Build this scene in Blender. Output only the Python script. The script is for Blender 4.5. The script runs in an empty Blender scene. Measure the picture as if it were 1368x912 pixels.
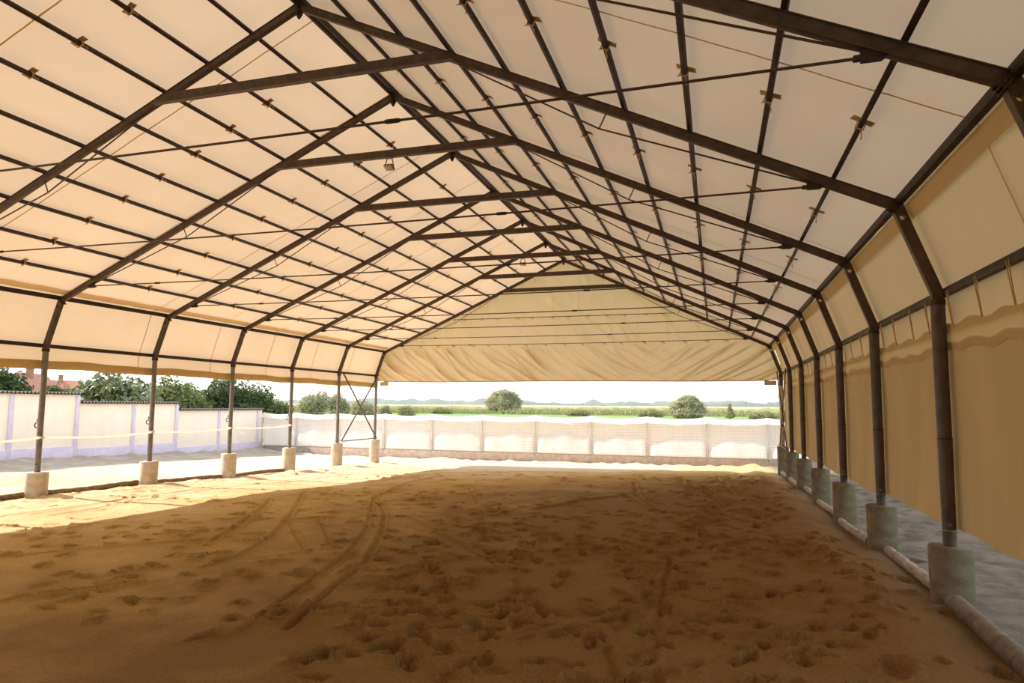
import bpy, bmesh, math, random
import numpy as np
from mathutils import Vector, Matrix

S = bpy.context.scene
COL = S.collection
RNG = np.random.default_rng(7)
random.seed(7)

# ------------------------------------------------------------------ camera
F_PX, YAW, PITCH, ROLL = 901.61, -0.29230, 0.093605, 0.0071008
CAM = Vector((5.3891, -4.7308, 1.9))
fw = Vector((math.sin(YAW) * math.cos(PITCH), math.cos(YAW) * math.cos(PITCH), math.sin(PITCH)))
r0 = Vector((math.cos(YAW), -math.sin(YAW), 0))
u0 = r0.cross(fw)
rr = r0 * math.cos(ROLL) + u0 * math.sin(ROLL)
uu = u0 * math.cos(ROLL) - r0 * math.sin(ROLL)
cam = bpy.data.cameras.new('camera')
cam.sensor_fit = 'HORIZONTAL'
cam.sensor_width = 36.0
cam.lens = F_PX / 1368.0 * 36.0
cam.clip_end = 20000
cam.clip_start = 0.05
camo = bpy.data.objects.new('camera', cam)
COL.objects.link(camo)
camo.matrix_world = Matrix(((rr.x, uu.x, -fw.x, CAM.x), (rr.y, uu.y, -fw.y, CAM.y), (rr.z, uu.z, -fw.z, CAM.z), (0, 0, 0, 1)))
S.camera = camo

# ------------------------------------------------------------------ sky, sun, exposure
w = bpy.data.worlds.new('sky')
S.world = w
w.use_nodes = True
nt = w.node_tree
nt.nodes.clear()
wo = nt.nodes.new('ShaderNodeOutputWorld')
bg = nt.nodes.new('ShaderNodeBackground')
tc = nt.nodes.new('ShaderNodeTexCoord')
sp = nt.nodes.new('ShaderNodeSeparateXYZ')
cr = nt.nodes.new('ShaderNodeValToRGB')
cr.color_ramp.elements[0].position = 0.0
cr.color_ramp.elements[0].color = (1.0, 1.0, 1.0, 1)
cr.color_ramp.elements[1].position = 0.8
cr.color_ramp.elements[1].color = (0.72, 0.82, 1.0, 1)
nt.links.new(tc.outputs['Generated'], sp.inputs[0])
nt.links.new(sp.outputs['Z'], cr.inputs[0])
nt.links.new(cr.outputs[0], bg.inputs['Color'])
bg.inputs['Strength'].default_value = 1.8
nt.links.new(bg.outputs[0], wo.inputs['Surface'])

sun = bpy.data.lights.new('sun', 'SUN')
sun.energy = 9.5
sun.angle = math.radians(0.6)
sun.color = (1.0, 0.845, 0.77)
suno = bpy.data.objects.new('sun', sun)
COL.objects.link(suno)
suno.rotation_euler = Vector((1.39, 0.10, -1.0)).to_track_quat('-Z', 'Y').to_euler()
suno.location = (-30, 0, 30)

S.view_settings.view_transform = 'Standard'
S.view_settings.look = 'None'
S.view_settings.gamma = 1.0
S.view_settings.use_curve_mapping = False
S.view_settings.exposure = 0.0
S.cycles.max_bounces = 10
S.cycles.diffuse_bounces = 6
S.cycles.transmission_bounces = 6
S.cycles.volume_bounces = 2
S.cycles.sample_clamp_indirect = 6.0


# ------------------------------------------------------------------ materials
def nmat(name):
    m = bpy.data.materials.new(name)
    m.use_nodes = True
    t = m.node_tree
    for n in list(t.nodes):
        if n.type != 'OUTPUT_MATERIAL':
            t.nodes.remove(n)
    return m, t, next(n for n in t.nodes if n.type == 'OUTPUT_MATERIAL')


def node(t, kind, **kw):
    n = t.nodes.new(kind)
    for k, v in kw.items():
        if k in n.inputs:
            n.inputs[k].default_value = v
        else:
            setattr(n, k, v)
    return n


def c4(c):
    return (c[0], c[1], c[2], 1)


def noise_mix(t, c1, c2, scale, detail=4, lo=.35, hi=.65, stretch=None, rough=.55):
    tx = node(t, 'ShaderNodeTexCoord')
    vec = tx.outputs['Object']
    if stretch:
        mp = node(t, 'ShaderNodeMapping')
        mp.inputs['Scale'].default_value = stretch
        t.links.new(vec, mp.inputs[0])
        vec = mp.outputs[0]
    n = node(t, 'ShaderNodeTexNoise', Scale=scale, Detail=detail, Roughness=rough)
    t.links.new(vec, n.inputs['Vector'])
    r = node(t, 'ShaderNodeValToRGB')
    r.color_ramp.elements[0].position = lo
    r.color_ramp.elements[1].position = hi
    r.color_ramp.elements[0].color = c4(c1)
    r.color_ramp.elements[1].color = c4(c2)
    t.links.new(n.outputs[0], r.inputs[0])
    return r.outputs[0], vec, n


def pmat(name, c1, c2, scale=6, rough=.7, metal=0.0, bump=0.0, bscale=40, lo=.35, hi=.65, stretch=None, spec=.4):
    m, t, o = nmat(name)
    b = node(t, 'ShaderNodeBsdfPrincipled', Roughness=rough, Metallic=metal)
    b.inputs['Specular IOR Level'].default_value = spec
    c, vec, n = noise_mix(t, c1, c2, scale, lo=lo, hi=hi, stretch=stretch)
    t.links.new(c, b.inputs['Base Color'])
    if bump:
        n2 = node(t, 'ShaderNodeTexNoise', Scale=bscale, Detail=5)
        t.links.new(vec, n2.inputs['Vector'])
        bp = node(t, 'ShaderNodeBump', Strength=bump, Distance=.02)
        t.links.new(n2.outputs[0], bp.inputs['Height'])
        t.links.new(bp.outputs[0], b.inputs['Normal'])
    t.links.new(b.outputs[0], o.inputs[0])
    return m


def cloth(name, d1, d2, tr, fac, scale=.8, stretch=None, lo=.3, hi=.7, tr2=None):
    """woven sheet: part reflects, part lets light through"""
    m, t, o = nmat(name)
    c, vec, n = noise_mix(t, d1, d2, scale, lo=lo, hi=hi, stretch=stretch)
    d = node(t, 'ShaderNodeBsdfDiffuse')
    t.links.new(c, d.inputs[0])
    g = node(t, 'ShaderNodeBsdfTranslucent')
    if tr2:
        rp = node(t, 'ShaderNodeValToRGB')
        rp.color_ramp.elements[0].position = lo
        rp.color_ramp.elements[1].position = hi
        rp.color_ramp.elements[0].color = c4(tr)
        rp.color_ramp.elements[1].color = c4(tr2)
        t.links.new(n.outputs[0], rp.inputs[0])
        t.links.new(rp.outputs[0], g.inputs[0])
    else:
        g.inputs[0].default_value = c4(tr)
    mx = node(t, 'ShaderNodeMixShader')
    mx.inputs[0].default_value = fac
    t.links.new(d.outputs[0], mx.inputs[1])
    t.links.new(g.outputs[0], mx.inputs[2])
    t.links.new(mx.outputs[0], o.inputs[0])
    return m


M = {}
M['steel'] = pmat('brown_steel', (.062, .044, .031), (.105, .074, .050), 9, .55, .25, .15, 60)
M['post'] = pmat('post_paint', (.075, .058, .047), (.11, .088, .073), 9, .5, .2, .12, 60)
M['post_left'] = pmat('skylit_post_paint', (.15, .138, .12), (.21, .195, .17), 9, .5, .2, .12, 60)  # same paint as the right posts, lightened to paint in outside skylight
M['dark_steel'] = pmat('dark_steel', (.03, .022, .016), (.055, .04, .03), 9, .55, .3)
M['grey_steel'] = pmat('galvanised_steel', (.20, .19, .18), (.30, .29, .27), 12, .45, .5)
M['fence_post'] = pmat('pale_post', (.50, .47, .44), (.62, .58, .55), 10, .5, .2)
M['wrap'] = pmat('wrap_canvas', (.52, .44, .38), (.64, .55, .48), 5, .9, 0, .3, 20)
M['bolt'] = pmat('bolt_steel', (.25, .22, .18), (.35, .31, .26), 30, .4, .7)
M['rod'] = pmat('rod_steel', (.075, .05, .035), (.12, .08, .055), 12, .5, .4)
M['roof'] = cloth('roof_canvas', (.585, .485, .345), (.635, .53, .385), (.79, .615, .405), .190, .7, None, .3, .7, (.85, .665, .445))
M['wallcloth'] = cloth('side_canvas', (.60, .48, .32), (.65, .53, .36), (.77, .58, .31), .170, .9, (1, 1, .35), .3, .7, (.86, .58, .31))
M['gable'] = cloth('gable_canvas', (.70, .575, .41), (.78, .65, .475), (.83, .63, .38), .33, 1.2, (1, 1, .3))
M['seam'] = cloth('seam_canvas', (.56, .45, .26), (.62, .50, .30), (.72, .50, .22), .26)
M['pocket'] = cloth('pocket_canvas', (.60, .48, .29), (.66, .53, .33), (.84, .62, .33), .36)
M['hem'] = cloth('hem_canvas', (.60, .45, .19), (.68, .52, .25), (.62, .42, .13), .20, 6)
M['tab'] = cloth('tab_canvas', (.56, .44, .25), (.68, .54, .33), (.75, .52, .24), .3, 20)
M['curtain'] = cloth('curtain_canvas', (.46, .325, .16), (.54, .395, .215), (.55, .37, .16), .11, 1.3, (1, 1, .25))
M['band'] = cloth('curtain_band', (.60, .45, .25), (.66, .50, .30), (.6, .42, .2), .2, 1.3)
M['cord'] = pmat('cord', (.42, .28, .12), (.55, .38, .18), 30, .8)
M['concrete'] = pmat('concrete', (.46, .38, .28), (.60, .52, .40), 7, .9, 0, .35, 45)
M['kerb'] = pmat('fence_concrete', (.33, .28, .24), (.44, .38, .33), 5, .9, 0, .3, 30)
M['log'] = pmat('bark_log', (.20, .15, .11), (.36, .285, .215), 14, .85, 0, .5, 40, stretch=(1, .25, 1))
M['hose'] = pmat('corrugated_hose', (.125, .095, .062), (.20, .153, .102), 10, .7, 0, .2, 40)
M['darklog'] = pmat('dark_log', (.16, .10, .06), (.27, .18, .11), 14, .9, 0, .4, 40)
M['cream'] = pmat('cream_render', (.85, .775, .645), (.90, .825, .70), 2.5, .9, 0, .15, 30)
M['lilac'] = pmat('lilac_render', (.60, .55, .68), (.68, .63, .75), 3, .9, 0, .2, 30)
M['coping'] = pmat('coping_sheet', (.05, .045, .045), (.10, .09, .088), 12, .8)
M['white_canvas'] = cloth('white_fence_canvas', (.80, .73, .70), (.86, .80, .77), (.9, .8, .74), .25, 1.5)
M['mesh'] = pmat('fence_wire', (.50, .46, .43), (.60, .56, .52), 20, .5, .4)
M['tape'] = cloth('white_tape', (.85, .80, .70), (.9, .86, .77), (.92, .88, .78), .5, 20)
M['lamp_grey'] = pmat('lamp_housing', (.20, .18, .15), (.28, .25, .21), 20, .5, .3)
M['lamp_glass'] = pmat('lamp_glass', (.62, .55, .42), (.70, .62, .48), 20, .15)
M['leaf_dark'] = cloth('dark_leaves', (.055, .075, .038), (.12, .145, .068), (.16, .21, .06), .22, .9)
M['leaf_mid'] = cloth('mid_leaves', (.11, .13, .055), (.21, .235, .10), (.27, .31, .08), .22, .9)
M['leaf_pale'] = cloth('pale_leaves', (.30, .30, .185), (.50, .485, .32), (.46, .46, .24), .22, .35)
M['weeds'] = cloth('weed_leaves', (.22, .25, .12), (.38, .36, .20), (.36, .38, .16), .22, .25)
M['trunk'] = pmat('tree_bark', (.14, .10, .07), (.23, .17, .12), 8, .9)
M['rooftile'] = pmat('red_roof_tiles', (.42, .17, .11), (.55, .25, .17), 4, .85)
M['plaster'] = pmat('house_plaster', (.62, .55, .46), (.70, .63, .54), 3, .9)
M['chimney'] = pmat('chimney_brick', (.30, .17, .12), (.40, .24, .17), 6, .9)
M['glass'] = pmat('dark_window_glass', (.05, .06, .07), (.09, .10, .11), 6, .1)
M['hill'] = pmat('wooded_hill', (.07, .11, .08), (.13, .16, .10), .004, .95)
M['far_wood'] = pmat('far_woodland', (.05, .085, .05), (.10, .13, .07), .02, .95)


def glossy_leaf():
    m, t, o = nmat('glossy_leaves')
    c, vec, n = noise_mix(t, (.07, .09, .03), (.17, .20, .075), .9)
    b = node(t, 'ShaderNodeBsdfPrincipled', Roughness=.32)
    b.inputs['Specular IOR Level'].default_value = .8
    t.links.new(c, b.inputs['Base Color'])
    g = node(t, 'ShaderNodeBsdfTranslucent')
    g.inputs[0].default_value = (.24, .28, .07, 1)
    mx = node(t, 'ShaderNodeMixShader')
    mx.inputs[0].default_value = .2
    t.links.new(b.outputs[0], mx.inputs[1])
    t.links.new(g.outputs[0], mx.inputs[2])
    t.links.new(mx.outputs[0], o.inputs[0])
    return m


M['leaf_gloss'] = glossy_leaf()


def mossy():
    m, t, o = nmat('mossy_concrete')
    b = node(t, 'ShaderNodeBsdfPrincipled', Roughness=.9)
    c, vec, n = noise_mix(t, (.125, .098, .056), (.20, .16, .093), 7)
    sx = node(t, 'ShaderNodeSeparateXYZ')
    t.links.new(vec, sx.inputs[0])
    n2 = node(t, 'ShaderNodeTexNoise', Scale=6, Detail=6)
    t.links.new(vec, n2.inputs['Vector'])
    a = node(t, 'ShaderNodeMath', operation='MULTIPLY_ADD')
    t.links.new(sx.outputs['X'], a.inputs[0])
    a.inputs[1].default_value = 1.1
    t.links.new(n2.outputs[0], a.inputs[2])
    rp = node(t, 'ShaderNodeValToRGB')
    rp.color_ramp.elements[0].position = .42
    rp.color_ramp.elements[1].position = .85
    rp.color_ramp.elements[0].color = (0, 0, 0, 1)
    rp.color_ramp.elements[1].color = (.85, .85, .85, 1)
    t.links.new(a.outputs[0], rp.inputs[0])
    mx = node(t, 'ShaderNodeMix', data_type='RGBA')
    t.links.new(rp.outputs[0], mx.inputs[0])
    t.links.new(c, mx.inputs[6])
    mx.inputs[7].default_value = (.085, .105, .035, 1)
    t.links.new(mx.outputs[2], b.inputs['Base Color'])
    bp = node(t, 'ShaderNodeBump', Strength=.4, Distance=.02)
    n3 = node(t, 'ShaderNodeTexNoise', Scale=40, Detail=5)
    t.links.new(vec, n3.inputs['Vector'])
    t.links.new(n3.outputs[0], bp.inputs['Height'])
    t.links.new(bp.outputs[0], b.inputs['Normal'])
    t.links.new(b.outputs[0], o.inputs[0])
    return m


M['mossy'] = mossy()


def sand():
    m, t, o = nmat('arena_sand')
    b = node(t, 'ShaderNodeBsdfPrincipled', Roughness=.95)
    b.inputs['Specular IOR Level'].default_value = .15
    tx = node(t, 'ShaderNodeTexCoord')
    vec = tx.outputs['Object']
    sx = node(t, 'ShaderNodeSeparateXYZ')
    t.links.new(vec, sx.inputs[0])
    # damp patches on the ridden side; sunlit left and dim right painted in
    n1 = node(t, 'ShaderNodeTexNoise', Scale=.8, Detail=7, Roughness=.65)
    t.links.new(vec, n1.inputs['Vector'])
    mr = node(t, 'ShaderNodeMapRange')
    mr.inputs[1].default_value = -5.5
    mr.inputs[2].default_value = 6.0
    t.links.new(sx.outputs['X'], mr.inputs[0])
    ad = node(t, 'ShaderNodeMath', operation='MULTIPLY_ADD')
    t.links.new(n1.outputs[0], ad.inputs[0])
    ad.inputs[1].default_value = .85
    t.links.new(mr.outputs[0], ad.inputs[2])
    # paler to the far end, sunlight painted into the sand
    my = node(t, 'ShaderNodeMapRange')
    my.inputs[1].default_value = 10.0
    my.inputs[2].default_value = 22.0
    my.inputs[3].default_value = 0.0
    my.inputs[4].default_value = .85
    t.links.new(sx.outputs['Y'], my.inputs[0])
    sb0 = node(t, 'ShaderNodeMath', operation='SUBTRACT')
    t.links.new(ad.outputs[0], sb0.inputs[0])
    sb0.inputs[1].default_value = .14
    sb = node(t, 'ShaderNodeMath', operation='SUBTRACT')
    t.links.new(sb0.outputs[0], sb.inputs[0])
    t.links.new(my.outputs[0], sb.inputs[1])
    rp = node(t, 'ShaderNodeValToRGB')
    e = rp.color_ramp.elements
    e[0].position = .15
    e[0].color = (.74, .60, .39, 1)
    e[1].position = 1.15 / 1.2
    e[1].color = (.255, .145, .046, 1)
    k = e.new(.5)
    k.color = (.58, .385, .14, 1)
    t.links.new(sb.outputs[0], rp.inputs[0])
    # grey clay outside the right hand footings
    cl, _, _ = noise_mix(t, (.13, .102, .072), (.235, .187, .135), 3)
    m2 = node(t, 'ShaderNodeMapRange')
    m2.inputs[1].default_value = 7.1
    m2.inputs[2].default_value = 7.7
    n4 = node(t, 'ShaderNodeTexNoise', Scale=2.5, Detail=4)
    t.links.new(vec, n4.inputs['Vector'])
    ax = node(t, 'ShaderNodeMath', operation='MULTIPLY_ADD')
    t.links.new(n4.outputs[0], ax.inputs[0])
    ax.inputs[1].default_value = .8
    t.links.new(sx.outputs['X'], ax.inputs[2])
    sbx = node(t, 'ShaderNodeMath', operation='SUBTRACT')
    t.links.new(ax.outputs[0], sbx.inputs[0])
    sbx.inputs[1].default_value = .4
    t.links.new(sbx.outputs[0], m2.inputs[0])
    mx = node(t, 'ShaderNodeMix', data_type='RGBA')
    t.links.new(m2.outputs[0], mx.inputs[0])
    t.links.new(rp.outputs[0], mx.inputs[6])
    t.links.new(cl, mx.inputs[7])
    yd, _, _ = noise_mix(t, (.36, .30, .225), (.50, .425, .33), 2)  # yard soil darkened near the wall, painting in the wall's shade
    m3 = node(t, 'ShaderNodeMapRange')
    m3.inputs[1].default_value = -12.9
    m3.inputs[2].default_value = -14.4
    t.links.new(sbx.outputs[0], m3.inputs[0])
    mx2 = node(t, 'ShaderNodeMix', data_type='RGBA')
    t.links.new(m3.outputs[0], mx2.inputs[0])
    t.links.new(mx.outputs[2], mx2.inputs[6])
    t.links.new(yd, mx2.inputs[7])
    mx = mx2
    # grain speckle
    n2 = node(t, 'ShaderNodeTexNoise', Scale=60, Detail=4)
    t.links.new(vec, n2.inputs['Vector'])
    r2 = node(t, 'ShaderNodeValToRGB')
    r2.color_ramp.elements[0].position = .3
    r2.color_ramp.elements[1].position = .7
    r2.color_ramp.elements[0].color = (.82, .80, .78, 1)
    r2.color_ramp.elements[1].color = (1.12, 1.12, 1.12, 1)
    t.links.new(n2.outputs[0], r2.inputs[0])
    ml = node(t, 'ShaderNodeMix', data_type='RGBA', blend_type='MULTIPLY')
    ml.inputs[0].default_value = 1
    t.links.new(mx.outputs[2], ml.inputs[6])
    t.links.new(r2.outputs[0], ml.inputs[7])
    t.links.new(ml.outputs[2], b.inputs['Base Color'])
    n3 = node(t, 'ShaderNodeTexNoise', Scale=28, Detail=8, Roughness=.65)
    t.links.new(vec, n3.inputs['Vector'])
    bp = node(t, 'ShaderNodeBump', Strength=.9, Distance=.03)
    t.links.new(n3.outputs[0], bp.inputs['Height'])
    t.links.new(bp.outputs[0], b.inputs['Normal'])
    t.links.new(b.outputs[0], o.inputs[0])
    return m


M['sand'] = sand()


def lawn():
    m, t, o = nmat('meadow')
    b = node(t, 'ShaderNodeBsdfPrincipled', Roughness=.95)
    c, vec, n = noise_mix(t, (.115, .20, .045), (.18, .28, .075), .08)
    t.links.new(c, b.inputs['Base Color'])
    t.links.new(b.outputs[0], o.inputs[0])
    return m


M['lawn'] = lawn()
M['corn'] = pmat('ripe_corn', (.46, .29, .15), (.62, .40, .25), .15, .95)
M['corn_green'] = pmat('corn_stems', (.22, .24, .10), (.34, .33, .16), .3, .95)


# ------------------------------------------------------------------ helpers
def obj(name, bm, mat, parent=None, smooth=True, angle=35):
    me = bpy.data.meshes.new(name)
    bmesh.ops.recalc_face_normals(bm, faces=bm.faces[:])
    bm.to_mesh(me)
    bm.free()
    return obj_me(name, me, mat, parent, smooth, angle)


def obj_me(name, me, mat, parent=None, smooth=True, angle=35):
    for mm in (mat if isinstance(mat, (list, tuple)) else [mat]):
        me.materials.append(mm)
    if smooth and len(me.polygons):
        me.polygons.foreach_set('use_smooth', [True] * len(me.polygons))
        me.set_sharp_from_angle(angle=math.radians(angle))
    o = bpy.data.objects.new(name, me)
    COL.objects.link(o)
    if parent:
        o.parent = parent
    return o


def thing(name, label, cat, loc=(0, 0, 0), group=None):
    o = bpy.data.objects.new(name, None)
    COL.objects.link(o)
    o.location = loc
    o.empty_display_size = .2
    return tag(o, label, cat, group)


def tag(o, label, cat, group=None, kind=None):
    if label:
        o['label'] = label
    if cat:
        o['category'] = cat
    if group:
        o['group'] = group
    if kind:
        o['kind'] = kind
    return o


def struct(o):
    o['kind'] = 'structure'
    return o


def box(bm, c, s, rot=None, bevel=0):
    m = Matrix.Translation(Vector(c))
    if rot is not None:
        m = m @ rot.to_4x4()
    r = bmesh.ops.create_cube(bm, size=1, matrix=m @ Matrix.Diagonal((s[0], s[1], s[2], 1)))
    if bevel:
        es = list({e for v in r['verts'] for e in v.link_edges})
        bmesh.ops.bevel(bm, geom=es, offset=bevel, segments=2, affect='EDGES', profile=.5)


def beam(bm, a, b, h, wy, up=(0, 1, 0), bevel=.006):
    """box bar from a to b; wy is its size along 'up', h across"""
    a, b = Vector(a), Vector(b)
    d = (b - a)
    L = d.length
    x = d.normalized()
    y = Vector(up)
    y = (y - x * y.dot(x)).normalized()
    z = x.cross(y)
    rot = Matrix((x, y, z)).transposed()
    box(bm, (a + b) / 2, (L, wy, h), rot, bevel)


def tube(bm, pts, r, n=10, cap=True):
    pts = [Vector(p) for p in pts]
    rings = []
    prev = None
    rs = r if isinstance(r, (list, tuple)) else [r] * len(pts)
    for i, p in enumerate(pts):
        if i == 0:
            d = pts[1] - p
        elif i == len(pts) - 1:
            d = p - pts[i - 1]
        else:
            d = pts[i + 1] - pts[i - 1]
        d.normalize()
        if prev is None:
            a = Vector((0, 0, 1)) if abs(d.z) < .9 else Vector((1, 0, 0))
            x = (a - d * a.dot(d)).normalized()
        else:
            x = (prev - d * prev.dot(d)).normalized()
        prev = x
        y = d.cross(x)
        rings.append([bm.verts.new(p + (x * math.cos(t) + y * math.sin(t)) * rs[i]) for t in [2 * math.pi * k / n for k in range(n)]])
    for A, B in zip(rings, rings[1:]):
        for k in range(n):
            bm.faces.new((A[k], A[(k + 1) % n], B[(k + 1) % n], B[k]))
    if cap:
        bm.faces.new(list(reversed(rings[0])))
        bm.faces.new(rings[-1])


def lathe(bm, prof, c=(0, 0, 0), n=32):
    c = Vector(c)
    rings = []
    for r, z in prof:
        rings.append([bm.verts.new(c + Vector((r * math.cos(2 * math.pi * k / n), r * math.sin(2 * math.pi * k / n), z))) for k in range(n)])
    for A, B in zip(rings, rings[1:]):
        for k in range(n):
            bm.faces.new((A[k], A[(k + 1) % n], B[(k + 1) % n], B[k]))
    bm.faces.new(list(reversed(rings[0])))
    bm.faces.new(rings[-1])


def plate(bm, poly, y0, y1, holes=()):
    """polygon in the x-z plane, with round holes, thickened from y0 to y1"""
    loops = [poly]
    for (hx, hz, hr) in holes:
        loops.append([(hx + hr * math.cos(2 * math.pi * k / 14), hz + hr * math.sin(2 * math.pi * k / 14)) for k in range(14)])
    es = []
    for lp in loops:
        vs = [bm.verts.new((x, y0, z)) for x, z in lp]
        for i in range(len(vs)):
            es.append(bm.edges.new((vs[i], vs[(i + 1) % len(vs)])))
    g = bmesh.ops.triangle_fill(bm, use_beauty=True, use_dissolve=False, edges=es)
    fs = [f for f in g['geom'] if isinstance(f, bmesh.types.BMFace)]
    ex = bmesh.ops.extrude_face_region(bm, geom=fs)
    for v in ex['geom']:
        if isinstance(v, bmesh.types.BMVert):
            v.co.y = y1


def grid_mesh(name, X, Y, Z):
    """mesh from 2-D arrays of coordinates"""
    ny, nx = X.shape
    co = np.stack([X, Y, Z], -1).reshape(-1, 3).astype(np.float32)
    idx = np.arange(ny * nx).reshape(ny, nx)
    q = np.stack([idx[:-1, :-1], idx[:-1, 1:], idx[1:, 1:], idx[1:, :-1]], -1).reshape(-1, 4)
    return quad_mesh(name, co, q)


def quad_mesh(name, co, q):
    me = bpy.data.meshes.new(name)
    me.vertices.add(len(co))
    me.vertices.foreach_set('co', np.asarray(co, np.float32).ravel())
    me.loops.add(q.size)
    me.loops.foreach_set('vertex_index', q.ravel().astype(np.int32))
    me.polygons.add(len(q))
    me.polygons.foreach_set('loop_start', np.arange(0, q.size, 4, dtype=np.int32))
    me.update(calc_edges=True)
    me.validate()
    return me


def copy_tree(o, parent=None):
    c = o.copy()
    COL.objects.link(c)
    if parent:
        c.parent = parent
    for ch in list(o.children):
        copy_tree(ch, c)
    return c


# ------------------------------------------------------------------ dimensions
D = 2.7727                       # frame spacing
W, K, AX = 7.494, 7.175, 0.10    # post line, knee line, apex offset
ZB, ZK, ZA = 3.01, 3.925, 7.245  # bend, knee, apex
ZTL, ZTR = 0.51, 0.60            # footing tops
YB, YE = -9.0, 7 * D             # back of the tent, far frame
NUM = ['nearest', 'second', 'third', 'fourth', 'fifth', 'sixth', 'seventh', 'eighth']


def rz(x):                       # rafter centre line height
    return ZA - (ZA - ZK) * abs(x - AX) / (K - AX if x > AX else K + AX)


LP = ([-9, 2.8, 5.5, 8.3, 11, 13.9, 16.6, 19.4, 25.6], [.1, .05, 0, -.06, -.19, -.24, -.33, -.44, -.76])
RP = ([-9, 2.8, 5.5, 8.3, 11, 13.9, 19.4, 25.6], [.10, .06, 0, -.08, -.12, -.16, -.31, -.64])


def gz(x, y):
    L = np.interp(y, *LP)
    R_ = np.interp(y, *RP)
    t = np.clip((np.asarray(x) + 7.5) / 15, 0, 1)
    h = L * (1 - t) + R_ * t
    yard = np.clip((-11 - np.asarray(x)) / 6.4, 0, 1) ** 2          # yard rises to the wall
    tgt = np.interp(y, [-9, 12, 15, 20, 25.6], [.05, -.06, -.18, -.36, -.5])
    return h * (1 - yard) + tgt * yard


# ------------------------------------------------------------------ arena floor
def seg(a, b, s):
    return np.arange(a, b, s)


gx = np.concatenate([seg(-18.5, -8.2, .13), seg(-8.2, -3.5, .034), seg(-3.5, 7.3, .02), seg(7.3, 7.9, .03), seg(7.9, 15.01, .10)])
gy = np.concatenate([seg(-9, -1.2, .25), seg(-1.2, 4, .018), seg(4, 10, .03), seg(10, 18, .055), seg(18, 26.4, .09)])
X, Y = np.meshgrid(gx, gy)
Z = gz(X, Y)


def vnoise(X, Y, s, seed):
    """smooth value noise"""
    rg = np.random.default_rng(seed)
    tab = rg.random((256, 256))
    x, y = X / s + 100, Y / s + 100
    xi, yi = np.floor(x).astype(int), np.floor(y).astype(int)
    fx, fy = x - xi, y - yi
    fx, fy = fx * fx * (3 - 2 * fx), fy * fy * (3 - 2 * fy)
    g = lambda a, b: tab[a % 256, b % 256]
    return (g(xi, yi) * (1 - fx) * (1 - fy) + g(xi + 1, yi) * fx * (1 - fy) + g(xi, yi + 1) * (1 - fx) * fy + g(xi + 1, yi + 1) * fx * fy) - .5


Z += .05 * vnoise(X, Y, 2.2, 1) + .022 * vnoise(X, Y, .7, 2) + .008 * vnoise(X, Y, .22, 3)
rough = np.clip((X - 3.2) / 2.2, 0, 1) * np.clip((7.0 - X) / .6, 0, 1) + .25
Z += .035 * rough * vnoise(X, Y, .3, 4) + .014 * rough * vnoise(X, Y, .12, 5)
# sand thrown up along the footings
Z += .07 * np.exp(-((X - 6.75) / .28) ** 2) * (1 + .8 * vnoise(X, Y, .5, 8))
Z += .06 * np.exp(-((X + 7.0) / .45) ** 2) * (1 + 1.6 * vnoise(X, Y, .35, 6)) + .05 * np.exp(-((X + 6.9) / .6) ** 2) * vnoise(X, Y, .13, 7)
Z += (.10 * vnoise(X, Y, .5, 12) + .05 * np.abs(vnoise(X, Y, .22, 15)) + .04 * vnoise(X, Y, .1, 14)) * np.clip((X - 7.7) / .5, 0, 1) + .06 * np.clip((X - 7.7) / .5, 0, 1) * vnoise(X, Y, .17, 13)
Z += .10 * np.exp(-((Y - 25.0) / .35) ** 2) * (.7 + 1.2 * vnoise(X, Y, .3, 9)) * (X < 9)
Z += .12 * np.exp(-((X + 17.1) / .4) ** 2) * (.6 + 1.4 * vnoise(X, Y, .4, 10))


PIT = np.zeros_like(Z)
RIM = np.zeros_like(Z)


def stamp(cx, cy, R, fn):
    i0, i1 = np.searchsorted(gx, [cx - R, cx + R])
    j0, j1 = np.searchsorted(gy, [cy - R, cy + R])
    if i1 - i0 < 2 or j1 - j0 < 2:
        return
    pit, rim = fn(X[j0:j1, i0:i1] - cx, Y[j0:j1, i0:i1] - cy)
    PIT[j0:j1, i0:i1] = np.maximum(PIT[j0:j1, i0:i1] * (1 - .5 * (pit > .004)), pit)
    RIM[j0:j1, i0:i1] = np.maximum(RIM[j0:j1, i0:i1], rim)


def hoof(cx, cy, ang, s=.075, dep=.035):
    dep *= 1.65
    s *= .92
    ca, sa = math.cos(ang), math.sin(ang)
    ph = random.random() * 6.28
    rag = random.uniform(.1, .3)

    def fn(dx, dy):
        u = (dx * ca + dy * sa) / (s * 1.15)
        v = (-dx * sa + dy * ca) / s
        th = np.arctan2(v, u)
        q = np.sqrt(u * u + v * v) * (1 + rag * np.sin(2 * th + ph) + .12 * np.sin(5 * th + ph))
        pit = dep * np.clip((1.08 - q) / .3, 0, 1) * (1 + .35 * np.cos(th - ph))
        frog = dep * .5 * np.exp(-((u + .3) ** 2 + v * v * 3) * 3.5)
        rim = dep * .45 * np.exp(-((q - 1.4) / .28) ** 2) * (1 + .7 * np.sin(th + ph))
        return np.clip(pit - frog * (q < 1), 0, 1), rim
    stamp(cx, cy, s * 2.6, fn)


def track(x, y, ang, n, step=.42, spread=.14, s=.075, dep=.035):
    for i in range(n):
        sd = 1 if i % 2 else -1
        px = x + math.cos(ang) * step * i + math.sin(ang) * spread * sd + random.gauss(0, .06)
        py = y + math.sin(ang) * step * i - math.cos(ang) * spread * sd + random.gauss(0, .08)
        hoof(px, py, ang + random.gauss(0, .25), s * random.uniform(.8, 1.15), dep * random.uniform(.6, 1.2))
        ang += random.gauss(0, .08)


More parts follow.
